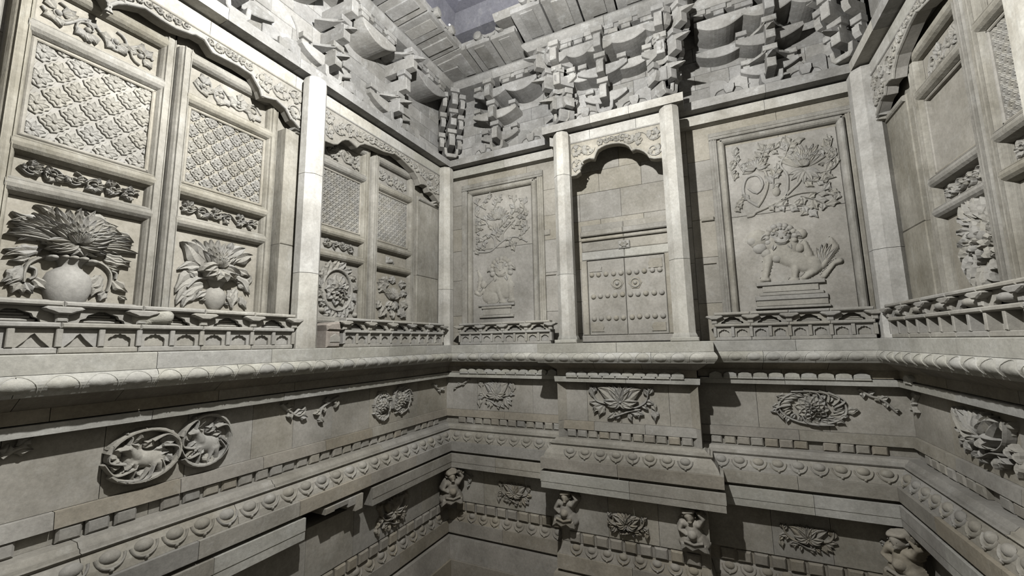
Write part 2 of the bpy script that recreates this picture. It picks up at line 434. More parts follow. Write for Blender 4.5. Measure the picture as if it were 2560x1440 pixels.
# round purlin and eave above it
lay(arc(1.430, 1.486, .045, .022, 8) , M['upper'], .26, back=-.13, name='purlin_stone')
t_e = trim()
for fr, a, b in ((FL, .10, YL), (FB, .10, .52), (FP, X1 - .06, X2 + .06), (FB, 1.33, W - .1), (FR_, .10, YL)):
    n = int((b - a) / .128); w = (b - a) / n
    for i in range(n):
        u0 = a + w * i; tilt = random.uniform(-.003, .003)
        m = MB(); z = 1.492 + tilt
        pr = [(.03, z), (.215, z + .018), (.215, z + .040), (.03, z + .024)]
        part('eave_board', side_slab(pr, u0 + .004, u0 + w - .004), fr, M['upper'], t_e)
        part('rafter', side_slab([(.05, 1.4895), (.20, 1.502), (.20, 1.512), (.05, 1.500)], u0 + w * .30, u0 + w * .72), fr, M['upper'], t_e)
part('corner_board', box(-.14, .14, 1.488, 1.515, -.14, .14, .002), FB, M['upper'], t_e); part('corner_board', box(W - .14, W + .14, 1.488, 1.515, -.14, .14, .002), FB, M['upper'], t_e)
# eave tiles: round end caps with drip tiles between them, roof slope above
tile_me = {}
for nm, vf in (('cap', merge(dome(0, 0, .022, .006, 0, 14, 2), slab([(.022 * math.cos(2 * PI * i / 14), .022 * math.sin(2 * PI * i / 14)) for i in range(14)], -.05, .001))),
               ('drip', slab([(-.042, .012), (-.03, -.006), (0, -.022), (.03, -.006), (.042, .012), (0, -.004)], -.03, .0))):
    tile_me[nm] = mesh_of(vf, FB, (0, 0, 0), M['upper'], nm, False)
for nm, fr, a, b in (('left', FL, .25, YL), ('back', FB, .25, .50), ('porch', FP, X1 - .05, X2 + .05), ('back', FB, 1.35, W - .25), ('right', FR_, .25, YL)):
    eave = trim(); n = max(2, round((b - a) / .118))
    for i in range(n):
        u = a + (b - a) * (i + .5) / n
        inst('round_tile', tile_me['cap'], fr, u, 1.556 + random.uniform(-.003, .003), .225, eave)
        if i: inst('drip_tile', tile_me['drip'], fr, u - (b - a) / n / 2, 1.545, .215, eave)
    part('roof_slope', side_slab([(.19, 1.525), (.215, 1.548), (.02, 1.68), (-.14, 1.76), (-.14, 1.6)], a - .1, b + .02), fr, M['upper'], eave)
t = trim()
for fr in (FL, FB, FR_):
    L_ = W if fr is FB else YL
    for k in range(4):
        part('vault_stone', course([(1.76 + .1 * k, .06 + .10 * k), (1.86 + .1 * k, .10 + .10 * k)], 0, L_, 1, -1, BK + .002), fr, M['vault'], t)
lampo = bpy.data.objects.new('pinpoint_lamp', bpy.data.meshes.new('pinpoint_lamp'))
bm = bmesh.new(); bmesh.ops.create_icosphere(bm, subdivisions=2, radius=.0045); bm.to_mesh(lampo.data); bm.free()
lampo.data.materials.append(lm); lampo['label'] = 'tiny bright point of light high in the dark vault corner'; lampo['category'] = 'lamp'
v_ = CAM_R @ Vector(((1124 - 1280) / CAM_F, -(62 - 720) / CAM_F, -1.0))
place(lampo, Matrix.Translation(CAM_C + v_ * ((1.70 - CAM_C.z) / v_.z)))

# ============================================================ REPEATED CARVING ON THE MOULDINGS
def dentil_me(w, h, t, mat):
    return mesh_of(box(-w / 2, w / 2, -h / 2, h / 2, -.01, t, .005), FB, (0, 0, 0), mat, 'dentil')
dm = [dentil_me(.0425 * s, .0325, .016, M[k]) for s, k in ((1, 'brick'), (.94, 'panel'), (1.03, 'low'))]
dm2 = [dentil_me(.048 * s, .040, .013, M['low']) for s in (1, .93)]
def row(fr_runs, fn, step, margin=0.02):
    for fr, a, b in fr_runs:
        n = max(1, round((b - a - 2 * margin) / step)); s = (b - a - 2 * margin) / n
        for i in range(n): fn(fr, a + margin + s * (i + .5), s)
RV = [(FL, .0, 1.85), (FB, .0, X1 + .03), (FP, X1 + .04, X2 - .04), (FB, X2 - .02, W), (FR_, .0, 1.3)]
td = trim(); td2 = trim(); tp = trim(); tp2 = trim(); tb = trim(); tc = trim()
def f_d(fr, u, s):
    if fr is FL and u > 1.2 and random.random() < .3: return
    if random.random() < .05: return
    inst('dentil', random.choice(dm), fr, u + random.uniform(-.002, .002), -.393, -.062 + random.uniform(-.003, .003) - (.005 if fr is FL else 0), td, random.uniform(-.03, .03))
row(RV, f_d, .0485)
row(RV, lambda fr, u, s: inst('dentil', random.choice(dm2), fr, u, -.815, -.034, td2, random.uniform(-.03, .03)), .056)
def petal_me(s, mat):
    boss = dome(0, .009, .0195 * s, .011 * s, 0, 14, 3, .0145 * s)
    ring = tube([(.026 * s * math.cos(a), .010 * s + .027 * s * math.sin(a)) for a in [PI + PI * i / 12 for i in range(13)]], .0030 * s, 0, .0055 * s, 1, 4)
    nip = dome(0, -.019 * s, .005 * s, .007 * s, 0, 8, 2)
    vf = merge(boss, ring, nip)
    return mesh_of(vf, FB, (0, 0, 0), mat, 'lotus_petal', True)
pm = petal_me(1, M['brick']); pm2 = petal_me(1.0, M['low'])
def inst_tilt(name, me, fr, u, z, d, parent, tilt, roll=0):
    ob = bpy.data.objects.new(name, me)
    return place(ob, fr.M @ Matrix.Translation(fr.loc(u, z, d)) @ Matrix.Rotation(tilt, 4, 'X') @ Matrix.Rotation(roll, 4, 'Y'), parent)
row(RV, lambda fr, u, s: inst_tilt('lotus_petal', pm, fr, u, -.462, .0145, tp, -.50, random.uniform(-.05, .05)), .0635)
row(RV, lambda fr, u, s: inst_tilt('lotus_petal', pm2, fr, u, -.864, -.027, tp2, -.50, random.uniform(-.05, .05)), .066)
# lying petals on the round ledge edge: an arched rib with a hanging tongue
def hug(vf, zc, dc):
    out = []
    for u, z, d in vf[0]:
        t = min(1, max(0, (z + zc + .078) / .037)); out.append((u, z, .038 + .010 * math.sin(PI * t) - (.004 if z + zc < -.078 else 0) - dc + d))
    return out, vf[1]
_d = dome(0, -.004, .025, .0032, -.0005, 14, 3, .017)
bp_ = mesh_of(merge(hug(_d, -.058, .0475), hug(tube([(.0295 * math.cos(a), -.019 + .035 * math.sin(a)) for a in [PI * i / 12 for i in range(13)]], .0013, -.0005, .0024, 1, 4), -.058, .0475)), FB, (0, 0, 0), M['ledge'], 'ledge_petal', True)
row([(FL, .05, 1.85), (FB, .05, X1 - .04), (FP, X1 - .03, X2 + .03), (FB, X2 + .06, W - .05), (FR_, .05, 1.3)],
    lambda fr, u, s: inst('ledge_petal', bp_, fr, u, -.058, .0475, tb, 0, s / .064), .064)
# upright petals in the cove under it
def pet_up(w, h):
    out = [(-w, 0), (-w * .96, h * .55), (-w * .5, h * .85), (0, h), (w * .5, h * .85), (w * .96, h * .55), (w, 0)]
    return slab(out, 0, .0075, .002)
up1 = mesh_of([(a, b, c * 2.2) for a, b, c in pet_up(.024, .022)[0]] and ([(a, b, c * 2.2) for a, b, c in pet_up(.024, .022)[0]], pet_up(.024, .022)[1]), FB, (0, 0, 0), M['ledge'], 'cove_petal')
up2 = mesh_of(pet_up(.026, .014), FB, (0, 0, 0), M['ledge'], 'fillet_petal')
RV2 = [(FB, .02, X1 + .03), (FP, X1 + .045, X2 - .045), (FB, X2 - .02, W - .02), (FR_, .02, .12)]
row(RV2, lambda fr, u, s: inst('cove_petal', up1, fr, u, -.1425, -.030, tc), .050, .03)
row(RV2, lambda fr, u, s: inst('fillet_petal', up2, fr, u, -.150, -.0215, tc), .054, .03)

# ============================================================ COLUMNS
def octo(cx, cy, r, z, rot=PI / 8): return [(cx + r * math.cos(rot + PI / 4 * i), -(cy + r * math.sin(rot + PI / 4 * i)) * -1, z) for i in range(8)]
def column(label, x, y, r, z1=.999, base=False, joints=(.35,), mat='post', group=None, taper=.94, ang=0):
    t = thing('stone_column', label, 'column', Vector((x, y, 0)), group)
    fr = Fr((x, y), ang)
    zs = [.03 if base else 0] + list(joints) + [z1]
    for k in range(len(zs) - 1):
        v = []
        for z in (zs[k] + .0008, zs[k + 1] - .0008):
            rr = r * (1 + (taper - 1) * (z / z1)) * (1 + random.uniform(-.01, .01))
            v += [(rr * math.cos(PI / 8 + PI / 4 * i), z, rr * math.sin(PI / 8 + PI / 4 * i)) for i in range(8)]
        if k == len(zs) - 2:
            v = v[:8] + [(a * 1.0, z - .012, c) for a, z, c in v[8:]] + [(a * .86, z, c * .86) for a, z, c in v[8:]]
            f = [(8 * q + i, 8 * q + (i + 1) % 8, 8 * q + 8 + (i + 1) % 8, 8 * q + 8 + i) for q in (0, 1) for i in range(8)] + [tuple(range(7, -1, -1)), tuple(range(16, 24))]
        else:
            f = [(i, (i + 1) % 8, 8 + (i + 1) % 8, 8 + i) for i in range(8)] + [tuple(range(7, -1, -1)), tuple(range(8, 16))]
        part('shaft_stone', (v, f), fr, M[mat], t)
    if base:
        w = r * 1.18
        part('plinth', box(-w, w, 0.0005, .016, -w, w, .003), fr, M['ledge'], t)
        v = []
        for z, q in ((.016, 1.15), (.024, 1.12), (.034, 1.0)):
            v += [(r * q * math.cos(PI / 8 + PI / 4 * i), z, r * q * math.sin(PI / 8 + PI / 4 * i)) for i in range(8)]
        f = [(8 * q + i, 8 * q + (i + 1) % 8, 8 * q + 8 + (i + 1) % 8, 8 * q + 8 + i) for q in (0, 1) for i in range(8)] + [tuple(range(7, -1, -1)), tuple(range(16, 24))]
        part('torus', (v, f), fr, M['ledge'], t)
    return t
column('octagonal pale column in the far left room corner', -.030, .000, .045, joints=(.30,))
column('tall bright octagonal column between the two bays of the left wall', -.008, -.885, .044, joints=(.26, .62))
column('octagonal column at the far end of the left wall bay', -.008, -2.015, .044, joints=(.3,))
column('octagonal grey column in the right room corner beside the lion panel', W + .036, -.004, .052, joints=(.31,))
column('pale octagonal column at the right picture edge on the right wall', W + .008, -.885, .044, joints=(.3,))
column('left free-standing porch column with a square foot', .69, -.075, .043, z1=.998, base=True, joints=(.31, .78))
column('right free-standing porch column with a square foot, shadow beside it', 1.175, -.075, .044, z1=.998, base=True, joints=(.33,))

# ============================================================ LATTICED PARTITION DOORS
DB = -.112
def flower_tile(s, petals=4, seed=0):
    """square rosette of the lattice: scalloped outline, petals round a boss"""
    rn = random.Random(seed); out = []
    for k in range(4):
        for j in range(6):
            e = -1 + 2 * (j + .5) / 6
            b = 1.0 + (.10 if j % 2 else -.02) - .10 * e * e
            p = {0: (e, -b), 1: (b, e), 2: (-e, b), 3: (-b, -e)}[k]; out.append((p[0] * s * .86, p[1] * s * .86))
    mb = MB(); mb.add(slab(out, -.002, .0032, .0015))
    for k in range(8):
        a = PI / 4 * k + PI / 8 * rn.random() * .4; r = s * (.92 if k % 2 else .8)
        mb.add(leaf((s * .12 * math.cos(a), s * .12 * math.sin(a)), (r * math.cos(a), r * math.sin(a)), s * .26, .0042, .0022, n=4, groove=.5))
    mb.add(dome(0, 0, s * .2, .006, .004, 8, 2))
    # turn by 45 degrees so the squares stand on a corner
    c = math.cos(PI / 4); return [((x - z) * c, (x + z) * c, d) for x, z, d in mb.v], mb.f
def basket_tile(s):
    mb = MB(); 
    for a in (PI / 4, 3 * PI / 4):
        for o in (-.33, .33):
            c, n_ = Vector((math.cos(a), math.sin(a))), Vector((-math.sin(a), math.cos(a)))
            p = n_ * o * s * 2
            mb.add(leaf(tuple(p - c * s * .9), tuple(p + c * s * .9), s * .26, .007, -.001, n=4, groove=.2))
    mb.add(dome(0, 0, s * .3, .007, 0, 6, 2)); return mb.v, mb.f
def lattice(t, fr, u0, u1, z0, z1, s, kind, d):
    name = 'lattice_flower' if kind == 'flower' else 'lattice_knot'
    step = s * (.86 * math.sqrt(2) * 1.14 if kind == 'flower' else 1.15) * 2
    protos = [flower_tile(s, seed=k) if kind == 'flower' else basket_tile(s) for k in range(3 if kind == 'flower' else 1)]
    mes = [mesh_of(p, FB, (0, 0, 0), M['carve'], name) for p in protos]
    nu = int((u1 - u0) / step) + 3; nz = int((z1 - z0) / step) + 3
    uc = (u0 + u1) / 2; zc = (z0 + z1) / 2
    for i in range(-nu, nu + 1):
        for j in range(-nz, nz + 1):
            if (i + j) % 2: continue
            u = uc + i * step / 1.0 * .5 * 1.0 * 1.0; z = zc + j * step * .5
            r = s * 1.3
            if u + r < u0 + .004 or u - r > u1 - .004 or z + r < z0 + .004 or z - r > z1 - .004: continue
            if u - r > u0 and u + r < u1 and z - r > z0 and z + r < z1:
                inst(name, random.choice(mes), fr, u, z, d, t, random.choice((0, PI / 2, PI)) if kind == 'flower' else 0)
            else:
                v, f = random.choice(protos); q = clip(([(a + u, b + z, c + d) for a, b, c in v], f), u0 + .001, u1 - .001, z0 + .001, z1 - .001)
                if q[0]: part(name, q, fr, M['carve'], t)
def scroll(t, fr, u0, u1, z0, z1, d, waves=2, sz=1.0, mat='carve', h=.010, seed=1):
    """running vine between two rails: stem, curled shoots, leaves and berries"""
    rn = random.Random(seed); H = (z1 - z0); zc = (z0 + z1) / 2; L_ = u1 - u0; A = H * .27
    n = 14 * waves; pts = [(u0 + L_ * i / n, zc + A * math.sin(2 * PI * waves * i / n)) for i in range(n + 1)]
    part('vine_stem', tube(pts, H * .045, d, h * .8), fr, M[mat], t)
    for k in range(2 * waves):
        uc = u0 + L_ * (k + .5) / (2 * waves); sg = -1 if k % 2 == 0 else 1
        c = (uc, zc - sg * -A * .0 + sg * H * .04)
        sp = [(c[0] + H * .34 * (1 - .75 * i / 12) * math.cos(PI / 2 * sg + i * .42), c[1] + H * .34 * (1 - .75 * i / 12) * math.sin(PI / 2 * sg + i * .42)) for i in range(13)]
        part('vine_curl', tube(sp, H * .04, d, h * .9, .6), fr, M[mat], t)
        for q in range(5):
            a = rn.uniform(0, 2 * PI); p0 = (c[0] + H * .1 * math.cos(a), c[1] + H * .1 * math.sin(a)); p1 = (c[0] + H * .44 * math.cos(a), c[1] + H * .44 * math.sin(a))
            p1 = (min(max(p1[0], u0), u1), min(max(p1[1], z0 + .003), z1 - .003))
            part('vine_leaf', leaf(p0, p1, H * .13, h, d, rn.uniform(-.2, .2), lobes=2, n=6), fr, M[mat], t)
        part('berry', dome(c[0], c[1], H * .09, h * 1.2, d, 8, 3), fr, M[mat], t, True)
def door_leaf(fr, u0, u1, label, s=.024, kind='flower', group=None, detail=True):
    uc = (u0 + u1) / 2
    t = thing('lattice_door', label, 'door', fr.pt(uc, .005, DB), group)
    for z0, z1, d in ((.002, .352, -.107), (.352, .455, -.110), (.455, .74, -.108), (.74, .955, -.110)):
        part('door_board', box(u0 - .037, u1 + .037, z0, z1 - .0008, -.124, d), fr, M['panel'], t)
    for a, b in ((u0 - .037, u0 + .001), (u1 - .001, u1 + .037)):
        part('stile', merge(halfround(a, b, .003, .90, -.109, .028, 'z', 8), halfround(a + .009, a + .0125, .003, .90, -.085, .006, 'z', 3), halfround(b - .0125, b - .009, .003, .90, -.085, .006, 'z', 3)), fr, M['wood'], t, False)
    for z0, z1 in ((.862, .902), (.731, .773), (.445, .488), (.351, .393), (.085, .125)):
        part('rail', merge(halfround(u0 - .012, u1 + .012, z0, z1, -.108, .029, 'u', 8), halfround(u0 - .01, u1 + .01, z1 - .012, z1 - .008, -.09, .009, 'u', 3)), fr, M['wood'], t)
    for a, b, z0, z1 in ((u0, u0 + .009, .488, .731), (u1 - .009, u1, .488, .731), (u0, u1, .488, .496), (u0, u1, .723, .731)):
        part('inner_border', box(a, b, z0, z1, -.112, -.096, .003), fr, M['panel'], t)
    if detail: lattice(t, fr, u0 + .009, u1 - .009, .496, .723, s, kind, -.106)
    return t
doors = {}
specs = [
 ('L1', FL, 1.322, 1.560, 'large lattice door with big square flowers, nearest on the left wall', .0235, 'flower'),
 ('L2', FL, 1.002, 1.243, 'lattice door with small square flowers, left of the tall bright column', .0185, 'flower'),
 ('L3', FL, .556, .768, 'door with knotted lattice just right of the tall bright column', .0125, 'knot'),
 ('L4', FL, .238, .462, 'door with knotted lattice next to the far left corner column', .0135, 'knot'),
 ('L5', FL, 1.642, 1.880, 'lattice door of the left wall beyond the left picture edge', .022, 'flower'),
 ('R1', FR_, .238, .475, 'worn door with a plain rough upper panel beside the right corner column', .011, 'knot'),
 ('R2', FR_, .556, .79, 'door cut by the right picture edge on the right wall', .0125, 'knot')]
for k, fr, a, b, lb_, s, kd in specs: doors[k] = door_leaf(fr, a, b, lb_, s, kd, detail=k != 'R1')
# strips of running vine
scroll(doors['L1'], FL, 1.335, 1.55, .777, .858, -.109, 2, seed=3); scroll(doors['L1'], FL, 1.335, 1.55, .394, .444, -.109, 3, h=.014, seed=4)
scroll(doors['L2'], FL, 1.02, 1.23, .777, .858, -.109, 2, h=.008, seed=5); scroll(doors['L2'], FL, 1.012, 1.235, .394, .444, -.109, 3, h=.014, seed=6)
scroll(doors['L3'], FL, .57, .755, .777, .858, -.109, 2, seed=7); scroll(doors['L3'], FL, .585, .74, .396, .442, -.109, 2, h=.012, seed=8)
scroll(doors['L4'], FL, .25, .45, .780, .852, -.109, 2, h=.008, seed=9)
part('carved_bird', field([(.345, .410, .375, .402, .010, .008, .010, .008), (.33, .403, .345, .410, .004, .006, .006, .006), (.375, .410, .378, .425, .004, .005, .008, .008), (.36, .425, .372, .410, .003, .005, .006, .006)], -.109, .003), FL, M['carve'], doors['L4'], True)
scroll(doors['R1'], FR_, .27, .45, .777, .858, -.109, 2, h=.006, seed=10); scroll(doors['R1'], FR_, .27, .46, .394, .444, -.109, 2, h=.014, seed=11)
scroll(doors['R2'], FR_, .57, .78, .394, .444, -.109, 3, seed=12)
scroll(doors['L5'], FL, 1.655, 1.87, .777, .858, -.109, 2, seed=13); scroll(doors['L5'], FL, 1.655, 1.87, .394, .444, -.109, 3, seed=14)
# narrow boards between doors and columns
t = trim()
for fr in (FL, FR_):
    for a, b, jd in ((-.02, .196, -.072), (.803, .868, -.060), (.902, .962, -.050), (1.92, 1.99, -.060)):
        part('jamb_board', box(a + .001, b - .001, .002, .36, -.124, jd, .003), fr, M['wood'], t)
        part('jamb_board', box(a + .001, b - .001, .361, .785, -.124, jd - .001, .003), fr, M['wood'], t)
        part('jamb_board', box(a + .001, b - .001, .786, .954, -.124, -.102, .003), fr, M['wood'], t)
    part('jamb_rail', halfround(.0, .19, .762, .784, -.073, .012), fr, M['wood'], t)

# ============================================================ SCALLOPED VALANCES
def valance(fr, bottom, ztop, d0, d1, label, seeds, mirror=None, nw=3, key=0):
    pts = list(bottom)
    if mirror is not None: pts = pts[::-1] + [(2 * mirror - u, z) for u, z in pts]
    if pts[0][0] > pts[-1][0]: pts.reverse()
    ua, ub = pts[0][0], pts[-1][0]
    t = thing('scalloped_valance', label, 'valance', fr.pt((ua + ub) / 2, ztop, d0))
    out = pts + [(ub, ztop), (ua, ztop)]
    part('valance_board', slab(out, d0, d1), fr, M['panel'], t)
    # raised rim following the scallops, and a rim under the beam
    rim = [(u, z + .0045) for u, z in pts]
    part('valance_rim', tube(rim, .0048, d1 - .001, .007), fr, M['carve'], t)
    part('top_rim', halfround(ua, ub, ztop - .008, ztop, d1 - .001, .006), fr, M['carve'], t)
    rn = random.Random(seeds)
    # vines fill the face, taller at the ends
    def zb(u):
        for i in range(len(pts) - 1):
            a, b = pts[i], pts[i + 1]
            if min(a[0], b[0]) <= u <= max(a[0], b[0]) and abs(b[0] - a[0]) > 1e-6: return a[1] + (b[1] - a[1]) * (u - a[0]) / (b[0] - a[0])
        return ztop - .03
    u = ua + .03; sg = 1
    cen = []
    while u < ub - .02:
        hh = ztop - .010 - (zb(u) + .010)
        if hh > .014:
            cz = zb(u) + .010 + hh / 2; r = min(hh * .46, .036)
            m_ = max(1, round(hh / .075))
            for q in range(m_):
                cc = zb(u) + .010 + hh * (q + .5) / m_; rr = min(hh / m_ * .48, .034)
                sp = [(u + rr * (1 - .8 * i / 14) * math.cos(i * .5 * sg), cc + rr * (1 - .8 * i / 14) * math.sin(i * .5 * sg)) for i in range(15)]
                part('valance_curl', tube(sp, .0032, d1 - .001, .0075, .7, 4), fr, M['carve'], t)
                for k in range(6):
                    a = rn.uniform(0, 2 * PI)
                    part('valance_leaf', leaf((u + rr * .2 * math.cos(a), cc + rr * .2 * math.sin(a)), (u + rr * .95 * math.cos(a), cc + rr * .95 * math.sin(a)), rr * .3, .008, d1 - .001, rn.uniform(-.3, .3), lobes=2, n=5), fr, M['carve'], t)
                part('berry', dome(u, cc, rr * .17, .009, d1, 7, 2), fr, M['carve'], t)
            step = r * 1.6
        else: step = .02
        u += max(step, .022); sg = -sg
    if key:
        for e, s_ in ((ua, 1), (ub, -1)):
            z0 = zb(e + s_ * .005)
            for q, (w, h_) in enumerate(((.030, .012), (.022, .010))):
                part('end_block', halfround(min(e, e + s_ * w), max(e, e + s_ * w), z0 - .012 - .012 * q, z0 - .001 - .012 * q, d0, d1 - d0 + .006), fr, M['carve'], t)
    return t
B1 = pv(FL, -.045, (265, 31), (270, 18), (290, 11), (312, 11), (360, 22), (400, 50), (437, 72), (478, 87), (488, 84), (512, 95), (531, 134), (594, 166), (630, 190), (650, 225), (655, 243), (665, 246), (690, 252), (715, 275), (728, 300), (737, 308), (748, 322), (765, 330))
B1 = [(u, min(z, .925)) for u, z in B1]; B1[-1] = (.905, B1[-1][1]); B1[0] = (1.452, B1[0][1])
valance(FL, B1, .954, -.078, -.045, 'long scalloped valance at top left, deep shadow under it', 5, mirror=1.456, key=1)
B2 = pv(FL, -.045, (818, 360), (832, 362), (842, 362), (852, 354), (860, 351), (871, 352), (881, 360), (891, 370), (898, 364), (910, 361), (934, 369), (957, 380), (980, 386), (986, 385), (1003, 398), (1020, 415), (1035, 430), (1045, 447), (1050, 462), (1058, 462), (1067, 467), (1072, 480), (1082, 486), (1090, 503))
B2[-1] = (.045, B2[-1][1]); B2[0] = (.845, B2[0][1])
valance(FL, B2, .954, -.078, -.045, 'scalloped carved valance over the two knotted lattice doors', 9, key=1)
valance(FR_, B2, .954, -.078, -.045, 'scalloped valance on the right wall beside the corner column', 11, key=1)
valance(FR_, [(3 - 1.548 - u if False else u, z) for u, z in B1], .954, -.078, -.045, 'long valance of the right wall beyond the right picture edge', 12, mirror=1.456)
dv = -.045
B3 = pv(FP, dv, (1424, 443), (1440, 440), (1450, 432), (1448, 421), (1453, 409), (1461, 402), (1473, 397), (1485, 398), (1489, 385), (1494, 376), (1502, 370), (1515, 364), (1532, 360), (1548, 359), (1562, 361), (1574, 368), (1580, 378), (1590, 374), (1601, 376), (1612, 381), (1620, 388), (1625, 396), (1637, 398), (1655, 397))
B3 = [(u, z) for u, z in B3]; B3[0] = (.722, B3[0][1]); B3[-1] = (1.145, B3[-1][1])
valance(FP, B3, .954, -.075, -.045, 'arched scalloped valance hung between the two porch columns', 15)

# ============================================================ BALUSTRADES ON THE LEDGE
def corbel(u, d):
    m = MB(); m.add(box(u - .010, u + .010, .067, .090, d - .014, d + .008, .003))
    out = [(-.010, 0), (-.018, .004), (-.027, .007), (-.032, .012), (-.026, .016), (.026, .016), (.032, .012), (.027, .007), (.018, .004), (.010, 0)]
    m.add(slab([(u + a, .0845 + b) for a, b in out], d - .018, d + .018, .003)); return m.v, m.f
def archp(u0, u1, z0, z1, d0, d1, sharp=False):
    w = (u1 - u0); uc = (u0 + u1) / 2; H = z1 - z0
    a = [(-.36, 0), (-.36, .45), (-.30, .56), (-.24, .58), (-.16, .70), (-.06, .70), (0, .78), (.06, .70), (.16, .70), (.24, .58), (.30, .56), (.36, .45), (.36, 0)] if not sharp else \
        [(-.42, 0), (-.30, .2), (-.16, .42), (0, .74), (.10, .62), (.18, .40), (.30, .2), (.42, 0)]
    out = [(u0, z0)] + [(uc + x * w, z0 + y * H) for x, y in a] + [(u1, z0), (u1, z1), (u0, z1)]
    return slab(out, d0, d1)
def mound(u, d, s=1.0, tall=False):
    m = MB(); 
    for k, w in enumerate((.036, .029, .021, .012)):
        m.add(box(u - w * s, u + w * s, .068 + .0065 * k, .0738 + .0065 * k, d - .014, d + .006 - .004 * k, .002))
    return m.v, m.f
def balustrade(fr, u0, u1, d, label, start=0, carved=False, broken=None):
    t = thing('balustrade', label, 'railing', fr.pt((u0 + u1) / 2, 0, d))
    n = max(1, round((u1 - u0) / .1355)); w = (u1 - u0) / n
    for i in range(n):
        a = u0 + w * i; b = a + w
        br = broken and broken[0] < (a + b) / 2 < broken[1]
        part('base_stone', box(a + .0006, b - .0006, .0006, .014, d - .035, d + .002, .002), fr, M['carve'], t)
        part('low_rail', box(a, b - .0006, .055, .067, d - .03, d + .008, .003), fr, M['carve'], t)
        part('top_rail', box(a + .0004, b - .0004, .1005, .1125, d - .028, d + .012, .0035), fr, M['carve'], t)
        part('back_board', box(a, b, .014, .060, d - .045, d - .020 if carved else d - .012, .001), fr, M['carve'], t); part('back_board', box(a, b, .0605, .100, d - .045, d - .028, .001), fr, M['carve'], t)
        m = (a + b) / 2
        for q, (x0, x1) in enumerate(((a, m), (m, b))):
            part('small_post', box(x0 - .0055, x0 + .0055, .0145, .0545, d - .02, d + .004, .0015), fr, M['carve'], t)
            if carved:
                part('carved_panel', merge(*[leaf((x0 + .034 + .018 * math.cos(k), .034 + .012 * math.sin(k)), (x0 + .034 - .016 * math.cos(k + .5), .034 - .012 * math.sin(k + .5)), .006, .007, d - .02, .2, n=4) for k in (0, .8, 1.6, 2.4)]), fr, M['carve'], t)
            else:
                part('arch_panel', archp(x0 + .0056, x1 - .0056, .0145, .0545, d - .012, d - .004, fr is FL and (x0 > 1.36)), fr, M['carve'], t)
        part('corbel_post', corbel(a, d), fr, M['carve'], t)
        um = m
        # arched opening plate between the corbels with the stepped lamp-shaped block in it
        so = [(m - .040, .0675), (m - .038, .074), (m - .029, .078), (m - .026, .085), (m - .016, .089), (m - .008, .094)]
        out = [(a, .0675)] + so + [(2 * m - x_, y_) for x_, y_ in reversed(so)] + [(b, .0675), (b, .1), (a, .1)]
        part('arch_plate', slab(out, d - .014, d - .002), fr, M['carve'], t)
        if carved: part('swelling_block', dome(um, .083, .034, .026, d - .02, 12, 3, .015), fr, M['carve'], t, True)
        else: part('stepped_block', mound(um, d - .020), fr, M['carve'], t)
    part('small_post', box(u1 - .006, u1 + .006, .0145, .0545, d - .02, d + .004, .0015), fr, M['carve'], t)
    part('corbel_post', corbel(u1, d), fr, M['carve'], t)
    return t
balustrade(FL, .935, 1.90, .006, 'long balustrade along the left wall in front of the large doors')
balustrade(FL, .075, .722, .006, 'short balustrade on the left wall between the tall column and the corner')
balustrade(FB, .065, .578, .002, 'low balustrade under the smaller lion, left of the porch')
balustrade(FB, 1.285, 1.795, .002, 'low balustrade under the larger lion, right of the porch')
balustrade(FR_, .075, 1.4, .006, 'balustrade with carved swelling panels along the right wall', carved=True)
# rough square pier that ends the short balustrade
t = thing('rough_pier', 'rough reddish block pier with a weathered cap beside the tall left column', 'block', FL.pt(.785, 0, 0))
part('pier_block', box(.755, .815, .001, .062, -.05, .026, .006), FL, M['pink'], t)
part('pier_cap', slab([(.750, .0625), (.7535, .075), (.756, .088), (.760, .096), (.80, .092), (.818, .082), (.814, .0625)], -.04, .03, .008), FL, M['pink'], t)
part('pier_recess', slab([(.757, .020), (.757, .040), (.78, .052), (.803, .040), (.803, .020)], .02, .0285, .002), FL, M['carve'], t)
t = thing('broken_stone', 'white broken lump in the left balustrade where the rail is patched', 'stone', FL.pt(1.33, .067, 0))
part('lump', field([(1.30, .090, 1.35, .082, .022, .016, .02, .016), (1.335, .075, 1.345, .068, .012, .010, .016, .012), (1.295, .1, 1.315, .092, .010, .012, .018, .02)], .0, .004), FL, M['ledge'], t, False)

# ============================================================ BRACKET SETS UNDER THE EAVE
def boat(u0, u1, zt, h, d0, d1, cut=.42, flat=.34):
    """cross arm: straight top, underside curving up to both ends"""
    a = (u1 - u0) / 2; c = (u0 + u1) / 2; out = [(u0, zt), (u0, zt - h * .36)]
    for i in range(7):
        t = i / 6; x = -a + a * cut * t * 1.15; out.append((c + x, zt - h * (.36 + .64 * math.sin(PI / 2 * t))))
    for i in range(7):
        t = 1 - i / 6; x = a - a * cut * t * 1.15; out.append((c + x, zt - h * (.36 + .64 * math.sin(PI / 2 * t))))
    out += [(u1, zt - h * .36), (u1, zt)]
    return slab(out, d0, d1, .003)
def hua(u, d0, d1, z0, h, w):
    out = [(d0, z0), (d1 - .030, z0), (d1 - .014, z0 + h * .14), (d1 - .004, z0 + h * .42), (d1, z0 + h * .6), (d1, z0 + h), (d0, z0 + h)]
    return side_slab(out, u - w, u + w)
